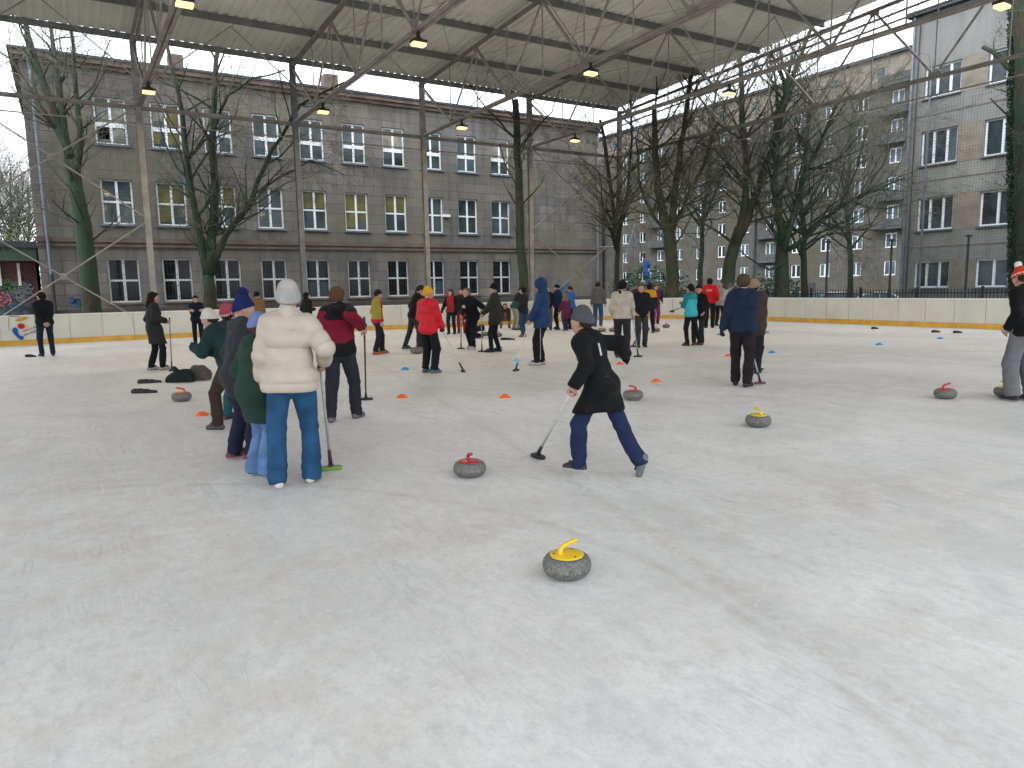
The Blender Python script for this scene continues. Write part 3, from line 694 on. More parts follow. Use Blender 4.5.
# ---- distant block closing the street
blk2 = tag(empty('distant_house', (0, 0, 0)), 'pale distant block seen between the school end and the bare trees', 'house')
mb = MB(); mb.box((62, 104, -.6), (84, 112, 17)); mb.build('wall', M['apt'], blk2)
mb = MB(); mb.box((61.5, 103.5, 17), (84, 112.5, 17.5)); mb.build('roof', M['tin'], blk2)
for i in range(5):
    for j in range(4): window(blk2, 'x', 104 - .25, 1, 64 + 4*i, 65.6 + 4*i, 2.5 + 3.6*j, 4.3 + 3.6*j, (.5,), (), .2, .13, 'glass_blue')

# ================================================================ FENCES
fen = tag(empty('picket_fence', (0, 0, 0)), 'dark green metal picket fence running behind the boards before the parked cars', 'fence')
FX = 30.0
pk = MB(); y = 4.0
while y < 34: pk.box((FX - .012, y, .0), (FX + .012, y + .03, 1.30)); y += .13
pk.build('picket', M['iron'], fen)
mb = MB(); mb.box((FX - .025, 4, 1.12), (FX - .013, 34, 1.17)); mb.box((FX - .025, 4, .12), (FX - .013, 34, .17)); mb.build('rail', M['iron'], fen)
mb = MB()
for k in range(13): mb.box((FX - .04, 4 + 2.5*k, -.1), (FX + .04, 4.08 + 2.5*k, 1.40))
mb.build('post', M['iron'], fen)
for px, py, lb in ((828, 243, 'slim dark fence post standing left of the silver parked car'), (892, 241, 'slim dark post just before the corner of the grey block'), (969, 237, 'slim dark post between the two ground floor windows of the grey block')):
    t_ = onp(px, py, 0, 28.2); mb = MB(); mb.tube([(28.2, t_[1], -.05), (28.2, t_[1], t_[2])], .045, 8); mb.box((28.1, t_[1] - .07, t_[2]), (28.3, t_[1] + .07, t_[2] + .08)); mb.box((28.1, t_[1] - .1, -.05), (28.3, t_[1] + .1, -.01))
    tag(mb.build('net_post', M['iron']), lb, 'post', 'dark net posts behind the right boards')
t_ = onp(757, 190, 0, 31); mb = MB(); mb.tube([(31, t_[1], -.2), (31, t_[1], t_[2])], [.09, .06], 8); mb.tube([(31, t_[1], t_[2]), (30.4, t_[1], t_[2] + .25)], .04, 6); mb.box((30.0, t_[1] - .1, t_[2] + .2), (30.45, t_[1] + .1, t_[2] + .3))
tag(mb.build('lamp_post', M['zinc']), 'tall pale lamp post among the trees right of the rink corner', 'lamp post')
t_ = onp(932, 60, 0, 36.5); mb = MB(); mb.tube([(36.5, t_[1], -.4), (36.5, t_[1], t_[2])], [.07, .05], 8); mb.tube([(36.5, t_[1], 5), (37.9, t_[1], 5)], .03, 6)
tag(mb.build('lamp_post', M['zinc']), 'thin pole rising in front of the grey block windows', 'pole')
# pole masts with a hanging blue pennant beyond the boards
mst = tag(empty('swing_frame', (0, 0, 0)), 'pale tripod mast of thin poles behind the boards at the rink corner', 'mast')
A_ = onp(635, 224, 1, 45)
for px, py in ((634, 282), (650, 284), (618, 283)):
    b_ = onp(px, py, 1, 45.6 if px > 640 else 44.6); b_ = A_ + (b_ - A_)*(A_[2] + .1)/(A_[2] - b_[2]); mb = MB(); mb.tube([A_, b_], .045, 6); mb.build('pole', M['zinc'], mst)
l_ = onp(598, 247, 1, 44.9); r_ = onp(634, 247, 1, 44.9); mb = MB(); mb.tube([l_, r_], .05, 6); mb.build('crossbar', M['zinc'], mst)
f0 = onp(646, 264, 1, 44); f1 = onp(651, 282, 1, 44); fl = MB()
gx = np.linspace(0, 1, 7); vs = []; fs = []
for j in range(9):
    for i in range(7):
        u = gx[i]; v = j/8; vs.append((f0[0] - .30 + .6*u + .35*v, 44 + .06*math.sin(u*6 + v*2), f1[2] + (f0[2] - f1[2] + .25)*(1 - v)))
for j in range(8):
    for i in range(6): a = j*7 + i; fs.append((a, a+1, a+8, a+7))
pn = mesh_obj('pennant', vs, fs, fab((.02, .12, .50), 'nylon')); pn.modifiers.new('t', 'SOLIDIFY').thickness = .01
fg_ = tag(empty('blue_banner', (f0[0], 44, 0)), 'blue beach flag with a white emblem behind the rink corner', 'banner'); pn.parent = fg_; pn.location = (-f0[0], -44, 0)
mb = MB(); mb.tube([(f0[0] - .33, 44, -.06), (f0[0] - .33, 44, f0[2] + .3)], .025, 6); p_ = mb.build('pole', M['zinc'], fg_); p_.location = (-f0[0], -44, 0)
for (ox, oz, a_, b_) in ((0, .25, .10, .16), (.12, .0, .12, .10), (.18, -.30, .07, .12)):
    cc = ((f0 + f1)/2); mb = MB(); mb.add([(cc[0] - .02 + ox + a_*math.cos(t), 43.88, cc[2] + oz + b_*math.sin(t)) for t in [k*.5236 for k in range(12)]], [tuple(range(12))])
    q_ = mb.build('printed_emblem', fab((.75, .78, .8)), fg_); q_.location = (-f0[0], -44, 0)
# ================================================================ TREES
def grow(rng, mb, p, d, L, r, lvl, tw, droop, nseg=4, spread=.6, up=.10, dens=1.0):
    """a limb from p along d; children spring from it; thin ones go to tw"""
    pts = [p]; q = p.copy(); dd = d.copy(); rs = [r]
    for k in range(nseg):
        dd = dd + rng.normal(0, .17, 3); dd[2] += (up if lvl < 3 else -droop); dd /= np.linalg.norm(dd)
        q = q + dd*L/nseg; pts.append(q); rs.append(max(.004, r*(1 - .78*(k+1)/nseg)))
    (mb if r > .028 else tw).tube(pts, rs, 5 if r > .03 else 3, cap=False)
    if lvl >= 4 or L < .35: return
    nk = max(2, int(round((3.4 if lvl < 3 else 4.2)*dens)))
    for _ in range(nk):
        t = rng.uniform(.25, 1.0); i = min(nseg - 1, int(t*nseg)); c = pts[i] + (pts[i+1] - pts[i])*(t*nseg - i)
        a = rng.normal(0, 1, 3); base = pts[i+1] - pts[i]; base /= np.linalg.norm(base); a -= base*(a @ base); a /= np.linalg.norm(a)
        nd = base*(1 - spread*.5) + a*spread*rng.uniform(.7, 1.3); nd /= np.linalg.norm(nd)
        grow(rng, mb, c, nd, L*rng.uniform(.5, .8), max(.006, rs[i]*.62), lvl + 1, tw, droop, 3 if lvl > 1 else 4, spread, up, dens)
def tree(seed, D, stems, label, group, bark_m='bark', kidL=2.2, kids=1.0, droop=.05, base_r=None, ddepth=0.5, spread=.7, up=.10, lv=1, dens=1.0, name='bare_tree', ivy=False):
    """stems: list of (pixel polyline from low to high, radius low, radius high); first one starts at the ground"""
    rng = np.random.default_rng(seed); mb = MB(); tw = MB()
    b0 = PD(*stems[0][0][0], D); gz = ground_z(b0[0], b0[1]) - .05
    root = tag(empty(name, (b0[0], b0[1], gz)), label, 'tree', group)
    for si, (pl, r0, r1) in enumerate(stems):
        P0 = [PD(x, y, D) for x, y in pl]
        if si == 0: P0 = [np.array([P0[0][0], P0[0][1], gz])] + P0
        off = rng.normal(0, ddepth); acc = []
        n = len(P0)
        for i, p in enumerate(P0):
            w = 0 if si == 0 and i < 2 else (i/(n-1))**1.3
            s = 1 + off*w*1.0/D; acc.append(CAM + (p - CAM)*s)
        # subdivide with gentle noise
        pts = [acc[0]]
        for a, b in zip(acc[:-1], acc[1:]):
            m_ = max(2, int(np.linalg.norm(b - a)/.7))
            for k in range(1, m_ + 1): pts.append(a + (b - a)*k/m_ + (rng.normal(0, .035, 3) if k < m_ else 0))
        rs = [r0 + (r1 - r0)*(i/(len(pts)-1))**.8 for i in range(len(pts))]
        if si == 0: rs[0] *= 1.35; rs[1] *= 1.08
        mb.tube(pts, rs, 9 if r0 > .1 else 6)
        Ls = sum(np.linalg.norm(b - a) for a, b in zip(pts[:-1], pts[1:]))
        nk = int(Ls*2.1*kids)
        for _ in range(nk):
            t = rng.uniform(.30 if si == 0 else .12, 1.0) ; i = min(len(pts)-2, int(t*(len(pts)-1))); c = pts[i]
            if c[2] < 3.2: continue
            base = pts[i+1] - pts[i]; base /= np.linalg.norm(base); a = rng.normal(0, 1, 3); a -= base*(a @ base); a /= np.linalg.norm(a)
            nd = base*.55 + a*spread; nd /= np.linalg.norm(nd); L = kidL*rng.uniform(.55, 1.2)
            grow(rng, mb, c, nd, L, min(rs[i]*.5, .02 + L*.014), lv + 0, tw, droop, 4, .6, up, dens)
    loc = np.array([b0[0], b0[1], gz])
    for m_ in (mb, tw): m_.v = [tuple(np.array(v) - loc) for v in m_.v]
    mb.build('trunk', M[bark_m], root, smooth=True); tw.build('crown', M['twig'], root)
    if ivy:
        lf = MB()
        c0 = np.array([0, 0, 0.])
        P0 = [PD(x, y, D) - loc for x, y in stems[0][0]]
        for _ in range(26000):
            i = rng.integers(0, len(P0)-1); t = rng.uniform(); c = P0[i] + (P0[i+1] - P0[i])*t
            a = rng.uniform(0, 6.28); rr_ = stems[0][1]*rng.uniform(.95, 1.45); c = c + np.array([math.cos(a)*rr_, math.sin(a)*rr_, rng.normal(0, .2)])
            u = rng.normal(0, 1, 3); u /= np.linalg.norm(u); v = np.cross(u, rng.normal(0, 1, 3)); v /= np.linalg.norm(v); s = rng.uniform(.03, .06)
            lf.add([c - u*s, c + v*s*.8, c + u*s, c - v*s*.8], [(0, 1, 2, 3)])
        lf.build('ivy', M['ivy'], root)
    return root
gA = 'bare trees between the rink and the school'; gB = 'bare trees behind the right boards'
tree(11, 32, [([(92, 308), (88, 262), (80, 210), (70, 160)], .43, .27), ([(72, 165), (60, 130), (42, 80), (28, 35), (20, -5)], .22, .08), ([(70, 160), (62, 110), (55, 60), (50, 20)], .19, .07),
     ([(76, 190), (80, 130), (74, 70), (70, 20)], .18, .06), ([(66, 150), (40, 105), (12, 60), (-10, 45)], .10, .03), ([(58, 120), (95, 85), (110, 40)], .05, .02)],
     'thick dark mossy bare tree nearest the drainpipe end of the school', gA, kidL=2.4, kids=1.0, droop=.16)
tree(12, 32.5, [([(210, 306), (208, 275)], .40, .24), ([(208, 276), (202, 250), (193, 200), (185, 140), (178, 90), (166, 40)], .21, .07), ([(210, 275), (214, 220), (213, 160), (214, 110), (216, 60), (222, 25)], .25, .08),
     ([(212, 268), (226, 235), (248, 208), (258, 180), (272, 150), (300, 105), (345, 82)], .16, .04), ([(214, 130), (228, 95), (252, 78), (285, 70)], .09, .03), ([(200, 235), (180, 150), (150, 90), (140, 60)], .06, .02),
     ([(240, 215), (268, 185), (310, 160), (345, 175)], .08, .02)], 'mossy bare tree with a low fork and long arching limbs before the school windows', gA, kidL=2.6, kids=1.0, droop=.24)
tree(13, 33, [([(524, 292), (520, 240), (519, 190), (517, 140), (515, 100)], .25, .15), ([(517, 140), (497, 118), (480, 100), (470, 85)], .06, .02), ([(518, 150), (535, 130), (552, 112), (560, 90)], .06, .02), ([(519, 190), (505, 165), (498, 140)], .05, .02)],
     'slim straight green trunk standing close against the school end', gA, kidL=1.7, kids=.8, droop=.18)
tree(21, 40, [([(616, 292), (618, 240), (612, 200), (606, 150), (600, 120)], .17, .08), ([(618, 240), (628, 190), (632, 140), (630, 100)], .12, .05), ([(616, 250), (604, 210), (598, 170)], .08, .03)],
     'thin bare tree by the rink corner column', gB, kidL=2.6, kids=1.5, droop=.06, bark_m='bark')
tree(22, 37, [([(672, 292), (671, 250), (668, 222)], .40, .27), ([(671, 240), (658, 190), (655, 150), (654, 105)], .25, .12), ([(670, 238), (676, 180), (684, 130), (690, 85), (693, 60)], .22, .08),
     ([(671, 235), (690, 190), (706, 160), (716, 125)], .12, .06), ([(668, 232), (652, 215), (640, 185), (636, 140)], .10, .04), ([(676, 180), (700, 140), (735, 110)], .06, .03)],
     'stout bare tree dividing low into many upright limbs behind the corner boards', gB, kidL=2.8, kids=1.25, droop=.04, bark_m='bark2')
tree(23, 36, [([(725, 292), (730, 262), (740, 228)], .40, .27), ([(738, 242), (746, 190), (744, 140), (742, 90), (738, 50)], .20, .11), ([(740, 236), (758, 190), (772, 150), (778, 110), (800, 60), (818, 10)], .21, .08),
     ([(748, 200), (735, 170), (715, 150), (695, 142)], .10, .04), ([(736, 245), (712, 228), (690, 215), (672, 218)], .08, .03), ([(760, 180), (790, 150), (812, 118)], .09, .03)],
     'large leaning bare tree with a brown trunk right of the rink corner', gB, kidL=3.0, kids=1.2, droop=.03, bark_m='bark2')
tree(24, 35, [([(782, 293), (782, 255), (785, 228)], .44, .25), ([(784, 250), (796, 205), (806, 170), (822, 140), (840, 95)], .18, .06), ([(783, 240), (776, 200), (774, 150), (784, 100), (792, 55)], .19, .07),
     ([(788, 250), (820, 222), (850, 200), (880, 188), (905, 178)], .13, .04), ([(783, 245), (762, 215), (752, 180), (745, 165)], .10, .03), ([(820, 222), (840, 205), (858, 165), (868, 130)], .07, .03), ([(786, 262), (770, 270), (755, 262), (740, 250)], .07, .03)],
     'broad dark bare tree whose long limb reaches right towards the grey block', gB, kidL=3.1, kids=1.4, droop=.10)
tree(25, 38, [([(805, 294), (804, 262), (805, 235), (800, 200), (806, 150), (812, 90)], .21, .06), ([(804, 262), (792, 235), (786, 215)], .07, .03), ([(805, 250), (822, 236), (850, 232), (872, 240)], .07, .02), ([(803, 215), (826, 190), (845, 170)], .07, .02)],
     'thinner ivy green bare trunk standing just right of the broad dark tree', gB, kidL=3.0, kids=1.5, droop=.12)
tree(27, 44, [([(850, 294), (850, 250), (846, 200), (850, 140), (862, 90)], .2, .06), ([(848, 220), (868, 180), (884, 150)], .10, .03), ([(848, 240), (830, 215), (815, 190)], .08, .03)],
     'bare tree in front of the far block balconies', gB, kidL=3.4, kids=1.5, droop=.12)
tree(28, 46, [([(700, 293), (702, 240), (706, 190), (712, 130), (716, 80)], .2, .06), ([(704, 220), (722, 180), (730, 140)], .10, .03), ([(704, 230), (690, 200), (684, 160)], .08, .03)],
     'upright bare tree farther back between the stout tree and the leaning tree', gB, kidL=3.2, kids=1.5, droop=.05)
tree(26, 29.5, [([(1024, 296), (1024, 200), (1024, 100), (1025, 0), (1025, -60)], .40, .34), ([(1018, 75), (1000, 58), (983, 47)], .11, .08), ([(1019, 130), (1004, 112), (990, 98)], .05, .02)],
     'ivy covered tree trunk with a sawn off limb at the right edge', gB, kidL=1.5, kids=.5, droop=.05, ivy=True)
for k, (px, D, h) in enumerate(((8, 70, 172), (26, 78, 185), (-14, 60, 165), (16, 88, 190))):
    tree(40 + k, D, [([(px, 300), (px + 2, 250), (px + 3, 215), (px + 2, h)], .25, .07), ([(px + 2, 240), (px - 8, 215), (px - 12, h + 12)], .12, .03), ([(px + 2, 235), (px + 12, 212), (px + 16, h + 8)], .12, .03)],
         ['hazy bare tree far beyond the pavilion roof at the left edge', 'faint bare tree far behind touching the school drainpipe side', 'distant bare tree cut off by the left frame edge', 'farthest bare tree in the gap left of the school'][k], 'far bare trees beyond the pavilion', kidL=4.5, kids=1.4, droop=.05)
def bush(name, c, rx, ry, rz, n, seed, m_, label):
    r = np.random.default_rng(seed); lf = MB()
    root = tag(empty(name, c), label, 'bush')
    for _ in range(n):
        d = r.normal(0, 1, 3); d /= np.linalg.norm(d); k = r.uniform(.5, 1)**.5*(1 + .2*math.sin(d[0]*5 + d[1]*7)); p = np.array([d[0]*rx*k, d[1]*ry*k, rz + d[2]*rz*k])
        u = r.normal(0, 1, 3); u /= np.linalg.norm(u); v = np.cross(u, r.normal(0, 1, 3)); v /= np.linalg.norm(v); s = r.uniform(.06, .14)
        lf.add([p - u*s, p + v*s*.6, p + u*s, p - v*s*.6], [(0, 1, 2, 3)])
    lf.build('foliage', M[m_], root); mb = MB()
    for k in range(6): a = k*1.05; mb.tube([(0, 0, -.05), (math.cos(a)*rx*.4, math.sin(a)*ry*.4, rz*1.3)], [.05, .02], 5)
    mb.build('stem', M['bark'], root)
b_ = PD(12, 222, 56); bush('evergreen_bush', (b_[0], b_[1], -.05), 3.0, 2.4, 3.4, 2600, 5, 'hedge', 'olive green bush rising behind the pavilion roof')
b_ = PD(650, 285, 52); bush('evergreen_bush', (b_[0], b_[1], -.3), 3.2, 2, 1.6, 2200, 6, 'ivy', 'dark green bush under the trees behind the blue flag')
b_ = PD(765, 287, 50); bush('evergreen_bush', (b_[0], b_[1], -.4), 3.2, 2, 1.3, 2200, 7, 'ivy', 'low dark green shrub left of the parked cars')

# ================================================================ CARS
def car(px, D, colr, yaw, label, est=False):
    p = PD(px, 292, D); o = tag(empty('parked_car', (p[0], p[1], ground_z(p[0], p[1])), yaw), label, 'car', 'cars parked beyond the fence')
    # profile along x (length 4.2), half width .86
    prof = [(-2.08, .42), (-2.1, .72), (-1.95, .92), (-1.35, .98 if not est else 1.0), (-.75, 1.40), (.35, 1.44), (.95, 1.35), (1.75, 1.05) if est else (1.55, .98), (2.02, .90), (2.08, .55), (2.0, .30), (-1.95, .30)]
    if est: prof[6] = (1.5, 1.40); prof[7] = (1.95, 1.0)
    W = .86; vs = []
    for y, k in ((-W, 1), (-W*.98, 1), (W*.98, 1), (W, 1)):
        for (x, z) in prof:
            yy = y*(1 - max(0, z - .9)*.36); vs.append((x, yy, z))
    n = len(prof); mb = MB(); fs = [tuple(range(n)), tuple(range(3*n, 4*n))[::-1]]
    for j in range(3):
        for i in range(n): a = j*n + i; b = j*n + (i+1) % n; fs.append((a, a + n, b + n, b))
    mb.add(vs, fs); body = mb.build('body', mat('car_paint', colr, .25, .05, 3, 0, spec=.6), o)
    body.modifiers.new('b', 'BEVEL').width = .05
    g = MB()
    def side(sg):
        def S(x, z): return (x, sg*(W*(1 - max(0, z - .9)*.36) + .004), z)
        g.add([S(-1.22, 1.0), S(-.72, 1.34), S(-.05, 1.37), S(-.05, 1.0)], [(0, 1, 2, 3)] if sg < 0 else [(3, 2, 1, 0)])
        xe = 1.45 if est else .95
        g.add([S(.02, 1.0), S(.02, 1.37), S(xe - .1, 1.30), S(xe + .25, 1.02)], [(0, 1, 2, 3)] if sg < 0 else [(3, 2, 1, 0)])
    side(-1); side(1)
    g.add([(-1.33, -.68, 1.012), (-1.33, .68, 1.012), (-.80, .62, 1.385), (-.80, -.62, 1.385)], [(0, 1, 2, 3)])
    if est: g.add([(1.93, -.66, 1.05), (1.57, -.62, 1.36), (1.57, .62, 1.36), (1.93, .66, 1.05)], [(0, 1, 2, 3)])
    else: g.add([(1.50, -.66, 1.03), (1.02, -.62, 1.34), (1.02, .62, 1.34), (1.50, .66, 1.03)], [(0, 1, 2, 3)])
    g.build('windscreen', M['glass_blue'], o)
    for x in (-1.3, 1.3):
        for sg in (-1, 1):
            w_ = MB(); ring = [(x + .31*math.cos(t), sg*.80, .31 + .31*math.sin(t)) for t in [k*math.pi/8 for k in range(16)]]; ring2 = [(a, sg*.92, c) for a, b, c in ring]
            w_.add(ring + ring2, [tuple(range(16)), tuple(range(16, 32))] + [(i, (i+1) % 16, 16 + (i+1) % 16, 16 + i) for i in range(16)]); wo_ = w_.build('wheel', M['iron'], o)
            h_ = MB(); h_.add([(x + .19*math.cos(t), sg*.925, .31 + .19*math.sin(t)) for t in [k*math.pi/8 for k in range(16)]], [tuple(range(16))]); h_.build('rim', M['zinc'], wo_)
    for sg in (-1, 1):
        mb = MB(); mb.box((-2.12, sg*.6 - .16, .66), (-2.05, sg*.6 + .16, .80)); mb.build('headlight', M['white_frame'], o)
    return o
car(882, 48, (.55, .60, .63), 1.9, 'silver parked car closest to the corner of the grey block')
car(853, 50, (.10, .03, .03), 1.6, 'dark red parked car beside the silver one', True)
car(838, 53, (.42, .47, .50), 1.6, 'pale grey parked car just right of the slim fence post')
car(816, 54, (.03, .09, .12), 1.5, 'dark teal parked car behind the thin ivy trunk', True)
car(797, 56, (.40, .44, .47), 1.6, 'light grey parked car between two tree trunks')
car(766, 58, (.02, .05, .05), 1.6, 'nearly black parked car farthest left in the row', True)
# ================================================================ PEOPLE
CASES = None
def surface_net(F, org, h):
    """numpy surface nets of a scalar grid F (negative inside)"""
    S = F < 0; nx, ny, nz = F.shape
    corners = [(i, j, k) for i in (0, 1) for j in (0, 1) for k in (0, 1)]
    cnt = np.zeros((nx-1, ny-1, nz-1), np.int8)
    for i, j, k in corners: cnt += S[i:nx-1+i, j:ny-1+j, k:nz-1+k]
    act = np.argwhere((cnt > 0) & (cnt < 8))
    if len(act) == 0: return np.zeros((0, 3)), []
    vals = {c: F[act[:, 0]+c[0], act[:, 1]+c[1], act[:, 2]+c[2]] for c in corners}
    acc = np.zeros((len(act), 3)); n = np.zeros(len(act))
    for a in corners:
        for ax in range(3):
            if a[ax]: continue
            b = list(a); b[ax] = 1; b = tuple(b); fa, fb = vals[a], vals[b]; m = (fa < 0) != (fb < 0)
            t = np.where(m, fa/(np.where(m, fa - fb, 1)), 0); p = np.tile(np.array(a, float), (len(act), 1)); p[:, ax] = t
            acc += p*m[:, None]; n += m
    V = org + h*(act + acc/n[:, None])
    idx = -np.ones(cnt.shape, np.int64); idx[act[:, 0], act[:, 1], act[:, 2]] = np.arange(len(act))
    faces = []
    for ax in range(3):
        o1, o2 = [(1, 2), (2, 0), (0, 1)][ax]
        sl0 = [slice(1, -1)]*3; sl1 = [slice(1, -1)]*3; sl0[ax] = slice(0, -1); sl1[ax] = slice(1, None)
        A = S[tuple(sl0)]; B = S[tuple(sl1)]
        for flip, m in ((False, A & ~B), (True, B & ~A)):
            e = np.argwhere(m)
            if len(e) == 0: continue
            off = np.ones(3, int); off[ax] = 0; e = e + off
            def I(d1, d2):
                q = e.copy(); q[:, o1] -= d1; q[:, o2] -= d2; return idx[q[:, 0], q[:, 1], q[:, 2]]
            f = np.stack([I(1, 1), I(0, 1), I(0, 0), I(1, 0)], 1)
            if flip: f = f[:, ::-1]
            faces.append(f[(f >= 0).all(1)])
    return V, np.concatenate(faces) if faces else []
def cone_d(P, a, b, ra, rb):
    ba = b - a; l2 = ba @ ba + 1e-9; t = np.clip(((P - a) @ ba)/l2, 0, 1)
    return np.linalg.norm(P - a - t[:, None]*ba, axis=1) - (ra + (rb - ra)*t)
def smin(a, b, k):
    h = np.clip(.5 + .5*(b - a)/k, 0, 1); return b*(1 - h) + a*h - k*h*(1 - h)
def blob(prims, k=.05):
    """prims: (a, b, ra, rb) round cones"""
    prims = [(np.array(a, float), np.array(b, float), ra, rb) for a, b, ra, rb in prims]
    def f(P):
        d = None
        for a, b, ra, rb in prims:
            q = cone_d(P, a, b, ra, rb); d = q if d is None else smin(d, q, k)
        return d
    pts = np.array([q for a, b, ra, rb in prims for q in (a - max(ra, rb), a + max(ra, rb), b - max(ra, rb), b + max(ra, rb))])
    return f, pts.min(0), pts.max(0)
def mesh_sdf(f, lo, hi, h, pad=.04):
    lo = np.array(lo) - pad; hi = np.array(hi) + pad; n = np.ceil((hi - lo)/h).astype(int) + 2
    g = np.stack(np.meshgrid(*[lo[i] + h*np.arange(n[i]) for i in range(3)], indexing='ij'), -1).reshape(-1, 3)
    out = np.empty(len(g))
    for s in range(0, len(g), 400000): out[s:s+400000] = f(g[s:s+400000])
    return surface_net(out.reshape(n), lo, h)
def fast_mesh(name, V, F, mats, parent, idx=None):
    me = bpy.data.meshes.new(name); V = np.asarray(V, np.float32); F = np.asarray(F, np.int32)
    me.vertices.add(len(V)); me.vertices.foreach_set('co', V.ravel()); me.loops.add(F.size); me.loops.foreach_set('vertex_index', F.ravel())
    me.polygons.add(len(F)); me.polygons.foreach_set('loop_start', np.arange(0, F.size, 4, dtype=np.int32)); me.polygons.foreach_set('loop_total', np.full(len(F), 4, np.int32))
    for m in (mats if isinstance(mats, (list, tuple)) else [mats]): me.materials.append(m)
    if idx is not None: me.polygons.foreach_set('material_index', np.asarray(idx, np.int32))
    me.update(calc_edges=True); me.validate(); me.polygons.foreach_set('use_smooth', np.ones(len(me.polygons), bool)); me.update()
    o = bpy.data.objects.new(name, me); COL.objects.link(o)
    if parent is not None: o.parent = parent
    return o
def wrinkle(seed, amp, fr=(9, 28)):
    r = np.random.default_rng(seed); ks = []
    for _ in range(7):
        k = r.normal(0, 1, 3); k[2] *= 1.5; k /= np.linalg.norm(k); ks.append((k*r.uniform(*fr), r.uniform(0, 6.28)))
    def w(P):
        q = P + .030*np.sin(P[:, [1, 2, 0]]*15 + seed) + .012*np.sin(P[:, [2, 0, 1]]*37 + seed*.7); s = 0
        for j, (k, ph) in enumerate(ks): s = s + (np.sin(q @ k + ph) if j % 2 else 1.25 - 2.5*np.abs(np.sin((q @ k)*.55 + ph))**.8)
        return amp*s/2.4
    return w
def rotz(a): c, s = math.cos(a), math.sin(a); return np.array([[c, -s, 0], [s, c, 0], [0, 0, 1.]])
def rotx(a): c, s = math.cos(a), math.sin(a); return np.array([[1., 0, 0], [0, c, -s], [0, s, c]])
def roty(a): c, s = math.cos(a), math.sin(a); return np.array([[c, 0, s], [0, 1., 0], [-s, 0, c]])
def unit(v): v = np.array(v, float); return v/(np.linalg.norm(v) + 1e-9)
def ik(a, t, l1, l2, pole):
    d = t - a; L = np.linalg.norm(d); mx = (l1 + l2)*.998
    if L > mx: t = a + d/L*mx; d = t - a; L = mx
    u = d/L; x = (l1*l1 - l2*l2 + L*L)/(2*L); h = math.sqrt(max(0, l1*l1 - x*x)); p = np.array(pole, float); p = p - u*(p @ u); p = unit(p)
    return a + u*x + p*h, t
def hand_prims(w, d, n, side, s=1.0, curl=.5, glove=0.0):
    """wrist w, finger direction d, palm normal n (faces what is held); thumb towards the front"""
    d = unit(d); n = np.array(n, float); n = unit(n - d*(n @ d)); x = np.cross(d, n)*side   # towards the thumb
    g = glove; P = []
    P.append((w - d*.02, w + d*.035, .026*s + g, .027*s + g))
    for k, off in enumerate((.030, .010, -.010, -.028)): P.append((w + d*.03*s + x*off*.5*s, w + d*.088*s + x*off*s, .016*s + g, .0125*s + g))
    for k, (off, L) in enumerate(((.031, .070), (.011, .078), (-.010, .072), (-.029, .057))):
        a = w + d*.088*s + x*off*s; c1 = curl*(1 + .08*k); e1 = unit(d*math.cos(c1) + n*math.sin(c1)); b = a + e1*L*.48*s; c2 = c1 + curl*1.1; e2 = unit(d*math.cos(c2) + n*math.sin(c2)); c = b + e2*L*.32*s
        c3 = c2 + curl*.8; e3 = unit(d*math.cos(c3) + n*math.sin(c3)); q = c + e3*L*.22*s
        P += [(a, b, .0098*s + g*.5, .0088*s + g*.5), (b, c, .0088*s + g*.5, .0080*s + g*.5), (c, q, .0080*s + g*.5, .0070*s + g*.5)]
    t0 = w + d*.022*s + x*.022*s; t1 = t0 + unit(d*.62 + x*.62 + n*.45)*.042*s; t2 = t1 + unit(d*.85 + x*.15 + n*(.3 + curl*.4))*.030*s; t3 = t2 + unit(d*.85 - x*.1 + n*(.3 + curl*.5))*.024*s
    P += [(t0, t1, .0165*s + g, .0125*s + g*.6), (t1, t2, .0115*s + g*.5, .0105*s + g*.5), (t2, t3, .0105*s + g*.5, .0082*s + g*.5)]
    return P
